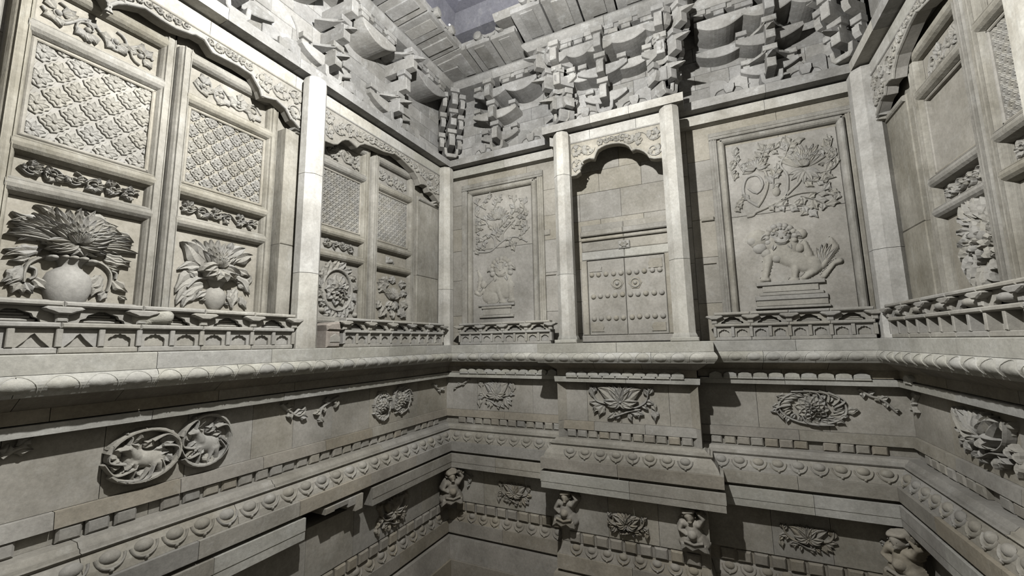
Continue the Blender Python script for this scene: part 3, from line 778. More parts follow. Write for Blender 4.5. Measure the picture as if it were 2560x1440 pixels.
def beak(u, d0, z0, d1, z1, w, th):
    """slanting ang: thick at the root, drawn out to a sharp beak"""
    v = []; f = []
    for t, ww, hh, lift in ((0, w, th, 0), (.45, w, th * .9, .0), (.72, w * .8, th * .55, .004), (1, w * .15, th * .08, .010)):
        d = d0 + (d1 - d0) * t; z = z0 + (z1 - z0) * t + lift
        v += [(u - ww, z - hh / 2, d), (u + ww, z - hh / 2, d), (u + ww * .7, z + hh / 2, d), (u - ww * .7, z + hh / 2, d)]
    for r in (0, 4, 8):
        for i in range(4): f.append((r + i, r + (i + 1) % 4, r + 4 + (i + 1) % 4, r + 4 + i))
    f += [(3, 2, 1, 0), (12, 13, 14, 15)]; return v, f
def dou(u, z0, z1, d, w, e, rn=None):
    """bearing block: narrow neck, then a wider cap with a flat underside"""
    zm = z0 + (z1 - z0) * .38
    return merge(box(u - w * .62, u + w * .62, z0, zm, d - e, d + e * .45, .002), box(u - w, u + w, zm, z1, d - e, d + e, .0025))
def wingplate(u, z, h, d0, d1, w0, w1, s):
    """thin level plate beside a block, drawn out to a side point like a bat wing"""
    o = [(u, d0), (u + s * w0, d0), (u + s * w1, d0 + (d1 - d0) * .30), (u + s * w0 * .55, d0 + (d1 - d0) * .72), (u, d1)]
    n = len(o); v = [(a, z, b) for a, b in o] + [(a, z + h * (1 if k not in (2,) else .5), b) for k, (a, b) in enumerate(o)]
    f = [tuple(range(n - 1, -1, -1)), tuple(range(n, 2 * n))] + [(i, (i + 1) % n, n + (i + 1) % n, n + i) for i in range(n)]
    return v, f
def bracket(fr, u, label, D=0.0, kind='wall', wings=1.0, beaks=(1,), tiers=3, aw=.13, seed=0, z0=1.050, diag=False, parent=None, flat=False):
    rn = random.Random(seed)
    t = parent or thing('bracket_set', label, 'bracket', fr.pt(u, z0, D - .05), 'eave bracket sets')
    up = M['upper']; j = lambda s: rn.uniform(-s, s)
    part('base_block', slab([(u - .026, z0), (u + .026, z0), (u + .038, z0 + .016), (u + .041, z0 + .052), (u + .026, z0 + .052), (u + .022, z0 + .022), (u - .022, z0 + .022), (u - .026, z0 + .052), (u - .041, z0 + .052), (u - .038, z0 + .016)], D - .09, D - .012, .003), fr, up, t)
    zt = z0 + .060
    for k in range(tiers):
        za = zt + .100 * k; dk = D - .020 + .042 * k; de = D + .012 + .040 * k
        w = .0165
        part('projecting_arm', box(u - w, u + w, za, za + .060, D - .09, de, .0025), fr, up, t)
        part('bearing_block', dou(u, za + .0605, za + .098, de - .026, .026, .024), fr, up, t)
        if k in beaks:
            part('beak', beak(u, de - .060, za + .082, de + .060 + j(.008), za + .016 + j(.01), .0165, .030), fr, up, t)
            if not diag:
                for s in (-1, 1):
                    part('wing_plate', wingplate(u + s * w, za + .070, .012, D - .085, de - .004, .030, .060 + j(.01), s), fr, up, t)
        if wings and not diag and not (flat and k):
            a = aw * (1.0, 1.15, .9)[k]
            part('cross_arm', boat(u - a * wings, u + a * wings, za + .058, .050, D - .088, dk - .030 if k == 0 else dk - .012, .7), fr, up, t)
            for s in (-1, 1):
                if rn.random() < .15: continue
                part('small_block', dou(u + s * (a * wings - .024), za + .0585, za + .092, dk - .050 if k == 0 else dk - .034, .021, .022), fr, up, t)
        if diag:
            for s in (-1, 1):
                part('side_block', dou(u + s * .050, za + .046, za + .088, dk - .03, .019, .020), fr, up, t)
                part('side_arm', side_slab([(D - .08, za), (dk - .016, za + .004), (dk - .004, za + .020), (dk - .004, za + .045), (D - .08, za + .045)], u + s * .050 - .012, u + s * .050 + .012), fr, up, t)
    return t
bracket(CL, 0, 'corner bracket set stacked in the far left room corner', D=.050, beaks=(1,), diag=True, seed=1)
bracket(CR, 0, 'corner bracket set in the right corner above the octagonal column', D=.050, beaks=(0, 2), diag=True, seed=2)
lb = {
 'B1': (FB, .290, 0, 'bracket set on the back wall between the left corner and the porch', .115, (), 3),
 'B2': (FP, .905, 0, 'bracket set over the middle of the porch beam', .10, (), 4),
 'B3': (FB, 1.575, 0, 'bracket set over the larger lion panel', .105, (0, 1), 5),
 'L1': (FL, .430, 0, 'bracket set on the left wall nearest the far corner', .14, (0, 2), 6),
 'L2': (FL, .800, 0, 'bracket set on the left wall by the tall bright column', .12, (0, 1), 7),
 'L3': (FL, 1.170, 0, 'bracket set on the left wall cut by the upper picture edge', .14, (0, 1), 8),
 'L4': (FL, 1.56, 0, 'bracket set of the left wall above the picture', .14, (1,), 9),
 'R1': (FR_, .430, 0, 'bracket set on the right wall next to the corner', .14, (1,), 10),
 'R2': (FR_, .885, 0, 'bracket set of the right wall outside the picture', .14, (1,), 11)}
for k, (fr, u, D, l, aw, bk, sd) in lb.items(): bracket(fr, u, l, D, beaks=bk, aw=aw, seed=sd, flat=fr is FL)
for fr, u, sd, l, dg in ((FP, .70, 14, 'bracket cluster over the left porch column with beaks slanting left', PLc), (FP, 1.165, 15, 'bracket cluster over the right porch column with beaks slanting out to the right', PRc)):
    t = bracket(fr, u, l, D=.004, beaks=(), aw=.072, seed=sd)
    bracket(dg, 0, l, D=.035, beaks=(0, 1, 2), diag=True, seed=sd + 5, parent=t)
# long melon-shaped arms under the porch purlin and side walls
t = trim()
for fr, a, b, d in ((FP, .735, .885, .055), (FP, .925, 1.13, .055), (FB, .36, .56, .05), (FB, 1.30, 1.50, .05), (FB, 1.64, 1.80, .05), (FL, .52, .72, .05), (FL, .88, 1.10, .05), (FL, .12, .36, .05), (FL, 1.24, 1.5, .05), (FR_, .12, .36, .05), (FR_, .5, .8, .05)):
    for zt, h, dd in ((1.375, .060, d), (1.272, .045, d - .06)):
        if zt < 1.3 and fr is not FP and a != 1.30: continue
        part('melon_arm', boat(a, b, zt, h, -.085 if fr is not FP else -.12, dd, .8), fr, M['upper'], t)
    for q in (a + .02, (a + b) / 2, b - .02): part('block', merge(dou(q, 1.3755, 1.408, d - .03, .020, .024), box(q - .03, q + .03, 1.4085, 1.429, -.08, d - .004, .002)), fr, M['upper'], t)
    part('lintel_strip', box(a - .02, b + .02, 1.408, 1.4295, d - .06, d - .012, .002), fr, M['upper'], t)
# flat carved cloud arms on the wall between sets
t = trim()
for fr, u in ((FB, .175), (FB, .47), (FB, 1.42), (FB, 1.70), (FL, .26), (FL, .62), (FL, .98), (FL, 1.36), (FP, .80), (FP, 1.03), (FR_, .25), (FR_, .66)):
    for s in (-1, 1):
        out = bez([(u + s * .058, 1.082), (u + s * .048, 1.10), (u + s * .03, 1.108), (u + s * .012, 1.112), (u + s * .0, 1.128), (u + s * .015, 1.15), (u + s * .055, 1.16)], 16) + [(u + s * .075, 1.15), (u + s * .075, 1.082)]
        part('cloud_arm', slab(out, -.083, -.074, .002), fr, M['upper'], t)
    part('cloud_boss', frust(u, 1.085, 1.125, -.075, .012, .020, .006, .012), fr, M['upper'], t)

# thin raised outlines of half-carved arms on the smooth wall
for fr, L_ in ((FL, [[(729, 40), (741, 69), (746, 103), (763, 138), (790, 163)], [(960, 300), (990, 322), (1003, 340)], [(600, 90), (620, 100), (655, 122)]]),
               (FB, [[(1262, 360), (1282, 346), (1292, 328)], [(1829, 205), (1848, 212), (1874, 209)], [(1967, 184), (1987, 166), (1997, 150)]]),
               (FP, [[(1415, 303), (1439, 294), (1450, 282)], [(1453, 283), (1464, 288), (1486, 288)], [(1542, 276), (1565, 267), (1585, 245), (1588, 232)], [(1599, 229), (1609, 245), (1642, 245)]])):
    for p in L_: part('arm_outline', tube(bez([at(x, y, fr, -.082) for x, y in p], 12), .0035, -.0825, .006, 1, 4), fr, M['upper'], t)

# ============================================================ BACK WALL: FRAMES, DOUBLE DOOR
def frame(u0, u1, z0, z1, label, w=.034, outer=True):
    t = thing('panel_frame', label, 'frame', FB.pt((u0 + u1) / 2, z0, -.08)); d = -.084
    for a, b in ((u0 - w, u0), (u1, u1 + w)):
        part('upright_moulding', halfround(a, b, z0, z1 + w * .55, d, .024, 'z', 7), FB, M['wood'], t)
    part('top_moulding', halfround(u0 - w * .6, u1 + w * .6, z1, z1 + w, d, .024, 'u', 7), FB, M['wood'], t)
    if outer:
        for a, b in ((u0 - 2 * w - .002, u0 - w - .001), (u1 + w + .001, u1 + 2 * w + .002)):
            part('outer_strip', merge(box(a, b, z0, z1 + w, d, d + .013, .003), halfround(a + .008, a + .014, z0, z1 + w, d + .012, .004, 'z', 3), halfround(b - .014, b - .008, z0, z1 + w, d + .012, .004, 'z', 3)), FB, M['wood'], t)
        part('outer_top', merge(box(u0 - 2 * w - .002, u1 + 2 * w + .002, z1 + w + .001, z1 + 2 * w + .002, d, d + .015, .003), halfround(u0 - 2 * w, u1 + 2 * w, z1 + w + .012, z1 + w + .018, d + .014, .004, 'u', 3)), FB, M['wood'], t)
    return t
frame(.098, .462, .002, .842, 'moulded frame round the smaller lion panel left of the porch', .033)
frame(1.384, 1.778, .002, .850, 'moulded frame round the larger lion panel right of the porch', .030)
# plain smooth slabs inside the frames
t = trim()
for a, b in ((.10, .46), (1.386, 1.776)):
    for z0, z1 in ((.003, .52), (.5215, .84)):
        part('panel_slab', box(a, b, z0, z1, -.086, -.080, .001), FB, M['panel'], t)
# lintel mouldings over the double door
t = trim()
for z0, z1, d, mt in ((.398, .440, -.070, 'ledge'), (.441, .492, -.078, 'brick'), (.493, .512, -.066, 'panel'), (.513, .540, -.052, 'brick'), (.541, .575, -.074, 'brick')):
    part('lintel_stone', box(.725, .93, z0, z1 - .0008, -.09, d, .004), FB, M[mt], t); part('lintel_stone', box(.931, 1.14, z0, z1 - .0008, -.09, d - .0006, .004), FB, M[mt], t)
for a, b in ((.718, .748), (1.106, 1.140)):
    part('door_post', box(a, b, .035, .397, -.09, -.070, .004), FB, M['panel'], t)
part('threshold', box(.70, 1.15, .002, .034, -.09, -.066, .004), FB, M['panel'], t)
KZ = at(1560, 611, FB, -.07)
t = thing('carved_key_block', 'small carved block fixed in the lintel above the double door', 'block', FB.pt(KZ[0], KZ[1], -.07))
part('key_stone', box(KZ[0] - .026, KZ[0] + .026, KZ[1] - .019, KZ[1] + .019, -.077, -.062, .004), FB, M['carve'], t)
for a in range(6):
    part('key_petal', leaf((KZ[0], KZ[1]), (KZ[0] + .021 * math.cos(a * 1.05), KZ[1] + .015 * math.sin(a * 1.05)), .006, .006, -.063, n=4), FB, M['carve'], t)
t = thing('double_door', 'studded stone double door with two hexagonal ring handles inside the porch', 'door', FB.pt(.927, .036, -.075))
dd = -.076; midu = .9265
lt = part('door_panel', box(.750, midu - .001, .036, .394, -.09, dd, .002), FB, M['panel'], t)
rt = part('door_panel', box(midu + .001, 1.104, .036, .394, -.09, dd - .0008, .002), FB, M['panel'], t)
rows_ = [[(278, 993), (317, 992), (360, 988), (404, 985), (447, 981), (494, 977), (538, 974), (582, 969), (629, 964), (672, 961)],
        [(288, 1120), (328, 1116), (370, 1112), (413, 1110), (456, 1106), (502, 1105), (546, 1103), (592, 1099), (640, 1096), (684, 1093)],
        [(293, 1248), (333, 1245), (377, 1243), (420, 1243), (462, 1241), (512, 1237), (555, 1233), (600, 1230), (645, 1230), (692, 1229)]]
sm = mesh_of(dome(0, 0, .0125, .011, 0, 12, 4), FB, (0, 0, 0), M['panel'], 'door_stud', True)
for r in rows_:
    for i, (x, y) in enumerate(r):
        u, z = at(1360 + x / 2.323, 260 + y / 2.323, FB, dd); inst('door_stud', sm, FB, u, z, dd - .0004, lt if i < 5 else rt)
for k, (x, y, pr) in enumerate(((425, 1042, lt), (530, 1037, rt))):
    u, z = at(1360 + x / 2.323, 260 + y / 2.323, FB, dd)
    hx = [(u + .031 * math.cos(PI / 3 * i), z + .031 * math.sin(PI / 3 * i)) for i in range(6)]
    part('handle_plate', slab(hx, dd - .001, dd + .003, .002), FB, M['panel'], pr)
    part('ring_handle', tube([(u + .020 * math.cos(PI / 10 * i), z + .020 * math.sin(PI / 10 * i)) for i in range(21)], .0035, dd + .002, .006), FB, M['carve'], pr)
    part('handle_boss', dome(u, z, .010, .010, dd + .002, 10, 3), FB, M['carve'], pr, True)
for (x0, y0, x1, y1, s, pr) in ((262, 930, 338, 972, 1, lt), (602, 900, 688, 945, -1, rt), (275, 1272, 352, 1322, 1, lt), (625, 1268, 712, 1315, -1, rt)):
    a = at(1360 + x0 / 2.323, 260 + y0 / 2.323, FB, dd); b = at(1360 + x1 / 2.323, 260 + y1 / 2.323, FB, dd)
    u0, u1, z0, z1 = a[0], b[0], b[1], a[1]; m = (u0 + u1) / 2
    if s < 0: o = [(u1, z0), (u0, z0), (u0 + .006, z0 + .008), (u0 - .0, (z0 + z1) / 2), (u0 + .006, z1 - .006), (u0 + .012, z1), (u1, z1)]
    else: o = [(u0, z0), (u1, z0), (u1 - .006, z0 + .008), (u1, (z0 + z1) / 2), (u1 - .006, z1 - .006), (u1 - .012, z1), (u0, z1)]
    part('hinge_plate', slab(o, dd - .001, dd + .0035, .001), FB, M['panel'], pr)
# masonry ends sticking out beside the right frame and the left frame
t = trim()
for a, b, z0, z1, d in ((1.268, 1.318, .52, .538, -.074), (.508, .56, .555, .585, -.078), (1.262, 1.312, .33, .334, -.078), (.51, .585, .345, .349, -.079)):
    part('projecting_stone', box(a, b, z0, z1, -.09, d, .003), FB, M['brick'], t)

# ============================================================ FLOWERS AND FOLIAGE
def fan(t, fr, c, R, d, n=11, spread=85, up=90, layers=3, w=.13, h=.022, name='petal', rise=.006, mat='carve', seed=0, squash=1.0):
    rn = random.Random(seed)
    for L_ in range(layers):
        r = R * (1 - .22 * L_); m = n - L_
        for i in range(m):
            a = math.radians(up + spread * (2 * (i + .5) / m - 1) * (1 - .12 * L_)) + rn.uniform(-.05, .05)
            rr = r * (1 + rn.uniform(-.08, .06)); x = math.cos(a) * rr; y = math.sin(a) * rr * squash
            p0 = (c[0] + x * .08, c[1] + y * .08); p1 = (c[0] + x, c[1] + y)
            part(name, leaf(p0, p1, R * w * (1.1 - .1 * L_), h * (.7 + .12 * L_), d + rise * L_, .12 * math.cos(a), n=7, sharp=.8), fr, M[mat], t)
def rosette(t, fr, c, R, d, rings=3, n=7, h=.016, mat='carve', seed=0, sq=.85):
    rn = random.Random(seed)
    for k in range(rings):
        r = R * (1 - .27 * k)
        for i in range(n - (k > 1)):
            a = 2 * PI * (i + .5 * k) / (n - (k > 1)) + rn.uniform(-.1, .1)
            p0 = (c[0] + r * .18 * math.cos(a), c[1] + r * .18 * math.sin(a) * sq); p1 = (c[0] + r * math.cos(a), c[1] + r * math.sin(a) * sq)
            part('petal', leaf(p0, p1, r * .36, h * (.75 + .2 * k), d + .004 * k, rn.uniform(-.1, .1), n=6, sharp=.6, tip=.6), fr, M[mat], t)
    part('flower_heart', dome(c[0], c[1], R * .2, h * 1.3, d + .006, 9, 3), fr, M[mat], t, True)
def leaves(t, fr, L_, d, w=.3, h=.014, lobes=3, mat='carve', name='leaf', seed=0, n=9):
    rn = random.Random(seed)
    for q in L_:
        p0, p1 = q[0], q[1]; bend = q[2] if len(q) > 2 else rn.uniform(-.15, .15)
        ln = math.dist(p0, p1)
        part(name, leaf(p0, p1, ln * (q[3] if len(q) > 3 else w), h, d, bend, lobes=lobes, n=n), fr, M[mat], t)
def stems(t, fr, pl, r, d, h=.010, mat='carve', taper=.7):
    for p in pl: part('stem', tube(bez(p, 14), r, d, h, taper), fr, M[mat], t)
def spray(t, fr, pts, d, ln, cnt, seed=0, h=.010, w=.30, r=.004, mat='carve', lobes=2, lim=None):
    if lim: pts = [(min(max(a, lim[0] + .012), lim[1] - .012), b) for a, b in pts]
    """stem with leaves set alternately along it"""
    rn = random.Random(seed); b = bez(pts, 24); stems(t, fr, [pts], r, d, h, mat)
    for k in range(cnt):
        i = int((k + .7) / cnt * (len(b) - 2)); a = Vector(b[i]); T = Vector(b[min(i + 1, len(b) - 1)]) - a
        ang = math.atan2(T.y, T.x) + (1 if k % 2 else -1) * rn.uniform(.5, 1.1); l = ln * rn.uniform(.75, 1.2)
        if lim and not (lim[0] + .012 < a.x + l * math.cos(ang) < lim[1] - .012 and a.y + l * math.sin(ang) < lim[2]): ang = PI - ang if a.y + l * math.sin(ang) < lim[2] else -ang; l *= .6
        leaves(t, fr, [((a.x, a.y), (a.x + l * math.cos(ang), a.y + l * math.sin(ang)), rn.uniform(-.25, .25), w)], d, h=h, lobes=lobes, mat=mat)
def PX(fr, d, sc, ox, oy): return lambda x, y: at(ox + x / sc, oy + y / sc, fr, d)

# --- big vase and peony on the nearest door
q = PX(FL, -.107, 2.88, 0, 400); D = doors['L1']; d = -.1075
fc = q(540, 615); vb = q(485, 890)
part('vase', lathe(vb[0], [(vb[1] + dz, r) for dz, r in ((-.062, .016), (-.056, .024), (-.040, .035), (-.018, .042), (.004, .043), (.022, .037), (.032, .026), (.038, .020), (.048, .022), (.056, .030))], d, .75, 14), FL, M['carve'], D, True)
for i in range(5):
    u_ = vb[0] - .052 + .026 * i; part('vase_lip', dome(vb[0] + (u_ - vb[0]) * .66, vb[1] + .060 - (.004 if i in (0, 4) else 0), .012, .036, d, 10, 3, .008), FL, M['carve'], D, True)
fan(D, FL, fc, .098, d, n=13, spread=84, layers=4, w=.12, h=.020, rise=.007, seed=2, squash=.92)
for a in (196, 214, 236, 258, 282, 304, 326, 344):
    r_ = math.radians(a); part('petal', leaf(fc, (fc[0] + .060 * math.cos(r_), fc[1] + .030 * math.sin(r_)), .013, .024, d + .004, .15 * math.cos(r_), n=7, sharp=.7), FL, M['carve'], D)
fan(D, FL, fc, .112, d, n=24, spread=92, layers=1, w=.075, h=.024, rise=.004, seed=12, squash=.62)
for k, (x, y) in enumerate(((285, 590), (300, 640), (350, 670), (770, 580), (735, 630), (690, 665))):
    part('petal', leaf(fc, q(x, y), .0105, .030, d + .008, -.12 if k < 3 else .12, n=9, sharp=.7), FL, M['carve'], D)
Lq = [((330, 470), (75, 372)), ((390, 400), (240, 325)), ((310, 520), (40, 525)), ((330, 545), (120, 580)), ((300, 640), (20, 640)), ((290, 660), (20, 690)), ((210, 700), (60, 722)),
      ((250, 450), (60, 440)), ((640, 420), (600, 365)), ((560, 370), (840, 485)), ((700, 470), (865, 545)), ((760, 560), (870, 570)), ((820, 520), (950, 600)), ((790, 600), (940, 670)), ((760, 640), (850, 690)),
      ((750, 680), (935, 735)), ((740, 720), (925, 775)), ((760, 760), (860, 795)), ((350, 430), (370, 340)), ((470, 440), (480, 352)), ((560, 400), (575, 350))]
leaves(D, FL, [(q(*a), q(*b), .18 if i % 2 else -.15, .20) for i, (a, b) in enumerate(Lq)], d, h=.013, lobes=2, seed=4)
stems(D, FL, [[q(410, 690), q(300, 700), q(200, 745), q(165, 810), q(160, 880)], [q(200, 770), q(245, 790), q(240, 840), q(200, 860)], [q(640, 720), q(730, 755), q(785, 820), q(780, 900), q(760, 950)], [q(790, 800), q(825, 820), q(820, 860)]], .0045, d, .013)
leaves(D, FL, [(q(150, 760), q(0, 880), -.2, .26), (q(140, 780), q(30, 900), -.2, .2), (q(230, 850), q(335, 950), -.1, .28), (q(150, 880), q(70, 960), .1, .3), (q(180, 880), q(225, 965), .1, .3), (q(150, 890), q(150, 970), 0, .3),
               (q(720, 830), q(585, 930), -.2, .28), (q(730, 880), q(640, 985), .1, .3), (q(800, 860), q(905, 955), .1, .26), (q(760, 950), q(700, 1020), .1, .3), (q(850, 980), q(900, 1010), 0, .3)], d, h=.013, lobes=2, seed=5)
# --- smaller vase on the second door
D = doors['L2']; fc = q(1555, 785); vb = q(1543, 985)
part('vase', lathe(vb[0], [(vb[1] + dz, r) for dz, r in ((-.046, .009), (-.038, .017), (-.018, .029), (.002, .032), (.018, .026), (.028, .016), (.038, .021), (.052, .028), (.060, .030))], d, .8, 14), FL, M['carve'], D, True)
part('vase_lip', tube([(vb[0] + .030 * math.cos(PI * i / 8), vb[1] + .060 - .008 * math.sin(PI * i / 8)) for i in range(9)], .005, d + .012, .02), FL, M['carve'], D)
fan(D, FL, fc, .092, d, n=9, spread=62, layers=4, w=.13, h=.020, rise=.007, seed=7)
for a, b, bd, w_ in (((1440, 760), (1290, 590), .25, .36), ((1440, 700), (1380, 575), .1, .3), ((1680, 740), (1800, 690), -.2, .36), ((1650, 690), (1745, 640), -.1, .4), ((1640, 660), (1650, 600), 0, .3)):
    leaves(D, FL, [(q(*a), q(*b), bd, w_)], d, h=.020, lobes=0)
for a in (195, 225, 255, 285, 315, 345):
    r_ = math.radians(a); part('petal', leaf(fc, (fc[0] + .056 * math.cos(r_), fc[1] + .036 * math.sin(r_) - .006), .018, .034, d + .008, .15 * math.cos(r_), n=6, sharp=.6), FL, M['carve'], D)
Lq = [((1450, 770), (1268, 790), .2), ((1470, 830), (1250, 955), .3), ((1400, 860), (1330, 800), .1), ((1470, 900), (1255, 1040), .3), ((1420, 920), (1300, 1065), .2), ((1490, 950), (1395, 1000), .1), ((1480, 1000), (1430, 1010), 0),
      ((1690, 790), (1790, 850), -.2), ((1680, 840), (1785, 970), -.2), ((1670, 860), (1735, 900), -.1), ((1640, 930), (1655, 1035), -.1), ((1700, 930), (1660, 1080), .2), ((1730, 980), (1760, 1078), .1), ((1600, 1030), (1640, 1045), 0), ((1780, 900), (1790, 830), .1)]
leaves(D, FL, [(q(*a), q(*b), c, .22) for a, b, c in Lq], d, h=.012, lobes=2, seed=8)
stems(D, FL, [[q(1480, 850), q(1400, 860), q(1330, 920)], [q(1640, 850), q(1720, 880), q(1760, 950)]], .005, d, .018)
# --- wreath and flower panels of the corner bay
q2 = PX(FL, -.107, 2.0, 700, 180); D = doors['L3']; c = q2(282, 1090)
rosette(D, FL, c, .060, d, rings=4, n=9, h=.016, seed=3, sq=1.1)
part('wreath_ring', tube([(c[0] + .073 * math.cos(PI * i / 14), c[1] + .085 * math.sin(PI * i / 14)) for i in range(29)], .006, d, .014), FL, M['carve'], D)
rn = random.Random(5)
for i in range(16):
    a = 2 * PI * i / 16; p0 = (c[0] + .076 * math.cos(a), c[1] + .09 * math.sin(a)); p1 = (c[0] + .103 * math.cos(a + .35), c[1] + .128 * math.sin(a + .35))
    p1 = (min(max(p1[0], .562), .762), p1[1]); leaves(D, FL, [(p0, p1, rn.uniform(-.2, .2), .34)], d, h=.014, seed=i)
for x, y in ((205, 1190), (225, 1215), (350, 1190), (370, 1215), (260, 1235)): part('bud', dome(*q2(x, y), .012, .016, d, 9, 3), FL, M['carve'], D, True)
D = doors['L4']; c = q2(558, 1105)
fan(D, FL, q2(558, 1140), .060, d, n=9, spread=70, layers=3, w=.16, h=.018, seed=11)
fan(D, FL, q2(558, 1150), .050, d, n=6, spread=75, up=270, layers=2, w=.2, h=.018, seed=12)
leaves(D, FL, [(q2(520, 1100), q2(482, 1050), .2, .4), (q2(540, 1060), q2(490, 1035), -.1, .4), (q2(590, 1060), q2(620, 1060), .1, .4), (q2(600, 1100), q2(625, 1110), .1, .4), (q2(500, 1150), q2(478, 1180), .1, .4), (q2(530, 1180), q2(490, 1225), .1, .35),
               (q2(560, 1190), q2(555, 1235), .1, .35), (q2(590, 1180), q2(620, 1230), .1, .35), (q2(600, 1150), q2(632, 1175), .1, .35), (q2(556, 1060), q2(556, 1020), 0, .5)], d, h=.016, seed=13)
# --- right wall door panel (seen very obliquely)
q3 = PX(FR_, -.107, 3.0, 2240, 380); D = doors['R1']; c = q3(665, 670)
rosette(D, FR_, c, .052, d, rings=3, n=7, h=.020, seed=21, sq=1.2)
rn = random.Random(9)
for i in range(20):
    a = 2 * PI * i / 20; r0 = .05; p0 = (c[0] + r0 * math.cos(a), c[1] + r0 * 1.3 * math.sin(a)); p1 = (c[0] + .085 * math.cos(a + .3), c[1] + .135 * math.sin(a + .3))
    leaves(D, FR_, [(p0, p1, rn.uniform(-.2, .2), .3)], d, h=.020, seed=i)
D = doors['R2']; fan(D, FR_, (.67, .22), .08, d, n=9, spread=75, layers=3, h=.02, seed=22)
D = doors['L5']; fan(D, FL, (1.76, .22), .10, d, n=11, spread=80, layers=3, h=.02, seed=23)

# ============================================================ LIONS AND BRANCHES
def lion(q, label, head, bodyP, pedP, hr, dd_, thick, fr=FB, sg=1):
    t = thing('lion_relief', label, 'lion', fr.pt(*q(*head), dd_))
    S = abs(q(*head)[0] - q(head[0] + 10, head[1])[0]) / 10   # metres per zoomed pixel
    pr = []
    for (x0, y0, x1, y1, r0, r1, h0, h1) in bodyP:
        a = q(x0, y0); b = q(x1, y1); pr.append((a[0], a[1], b[0], b[1], r0 * S, r1 * S, h0 * thick, h1 * thick))
    part('body', field(pr, dd_, .0042), fr, M['carve'], t, True)
    c = q(*head); hr *= S
    part('head', field([(c[0], c[1], c[0], c[1] - hr * .25, hr * .80, hr * .62, thick * 1.45, thick * 1.35), (c[0] - hr * .1, c[1] - hr * .48, c[0] + hr * .15, c[1] - hr * .48, hr * .36, hr * .36, thick * 1.8, thick * 1.8)], dd_ + .001, .0035), fr, M['carve'], t, True)
    for k in range(11):
        a = PI * (-.12 + 1.24 * k / 10); part('mane_curl', dome(c[0] + hr * .92 * math.cos(a), c[1] + hr * .92 * math.sin(a) - hr * .1, hr * .27, thick * 1.25, dd_, 9, 3), fr, M['carve'], t, True)
    for k in range(7):
        a = PI * (.1 + .8 * k / 6); part('mane_curl', dome(c[0] + hr * .55 * math.cos(a), c[1] + hr * .55 * math.sin(a), hr * .18, thick * 1.9, dd_, 8, 3), fr, M['carve'], t, True)
    for s in (-1, 1):
        part('eye', dome(c[0] + s * hr * .28, c[1] + hr * .02, hr * .13, thick * 1.9, dd_, 8, 3), fr, M['carve'], t, True)
        part('brow', leaf((c[0] + s * hr * .1, c[1] + hr * .12), (c[0] + s * hr * .55, c[1] + hr * .28), hr * .12, thick * .5, dd_ + thick * 1.25, n=4), fr, M['carve'], t)
        part('ear', leaf((c[0] + s * hr * .7, c[1] + hr * .1), (c[0] + s * hr * 1.35, c[1] - hr * .25), hr * .24, thick * 1.1, dd_, .3 * s, n=6), fr, M['carve'], t)
        part('beard', leaf((c[0] + s * hr * .35, c[1] - hr * .55), (c[0] + s * hr * .6, c[1] - hr * 1.15), hr * .2, thick * 1.2, dd_, .1 * s, n=5), fr, M['carve'], t)
    part('nose', dome(c[0], c[1] - hr * .2, hr * .17, thick * 2.3, dd_, 8, 3), fr, M['carve'], t, True)
    part('mouth', tube([(c[0] + hr * .42 * math.cos(PI + PI * i / 8), c[1] - hr * .38 + hr * .22 * math.sin(PI + PI * i / 8)) for i in range(9)], hr * .06, dd_ + thick * 1.2, thick * .7), fr, M['carve'], t)
    return t
def pedestal(q, label, tiers, dd_, fr=FB):
    a = q(*tiers[0][:2]); t = thing('pedestal_relief', label, 'pedestal', fr.pt(a[0], a[1], dd_))
    for x0, x1, y0, y1, h in tiers:
        p = q(x0, y1); r = q(x1, y1); s = q((x0 + x1) / 2, y0); part('plinth_step', box(p[0], r[0], (p[1] + r[1]) / 2, s[1], dd_ - .001, dd_ + h, .002), fr, M['carve'], t)
    return t
q = PX(FB, -.080, 2.057, 1700, 180)
bd = [(500, 930, 640, 985, 52, 50, 1, 1), (455, 950, 440, 1062, 28, 15, 1, .9), (425, 1070, 450, 1070, 13, 15, .9, .9), (595, 985, 590, 1062, 26, 14, 1, .9), (575, 1070, 600, 1070, 13, 15, .9, .9),
      (680, 985, 690, 1000, 48, 40, 1.15, 1.1), (690, 1020, 640, 1058, 24, 14, 1, .8), (740, 1050, 790, 985, 14, 12, .8, .8), (790, 985, 820, 972, 12, 17, .8, 1.1), (730, 1000, 795, 900, 14, 22, .6, .7), (795, 900, 775, 855, 22, 6, .7, .5), (640, 880, 665, 940, 14, 20, .9, .9), (480, 880, 560, 900, 50, 50, 1.1, 1.1)]
tl = lion(q, 'larger lion carved standing on a pedestal, right panel of the back wall', (515, 845), bd, None, 78, -.080, .014)
for x, y, r in ((400, 860, 22), (375, 870, 12), (410, 905, 14), (445, 935, 11), (500, 955, 12), (565, 945, 12), (610, 905, 11), (620, 832, 12)):
    c = q(x, y); part('mane_curl', dome(c[0], c[1], r * .0019, .014, -.08, 9, 3), FB, M['carve'], tl, True)
for k in range(5):
    part('tail_tuft', leaf(q(730, 990), q(700 + 26 * k, 880 + (k - 2) ** 2 * 6), .010, .010, -.08, .1, n=6), FB, M['carve'], tl)
pedestal(q, 'stepped pedestal under the larger lion', [(392, 745, 1074, 1094, .014), (425, 715, 1095, 1128, .008), (410, 740, 1129, 1146, .011), (388, 762, 1147, 1170, .014), (395, 765, 1171, 1200, .010), (388, 775, 1201, 1214, .015)], -.080)
q = PX(FB, -.080, 2.77, 1100, 380)
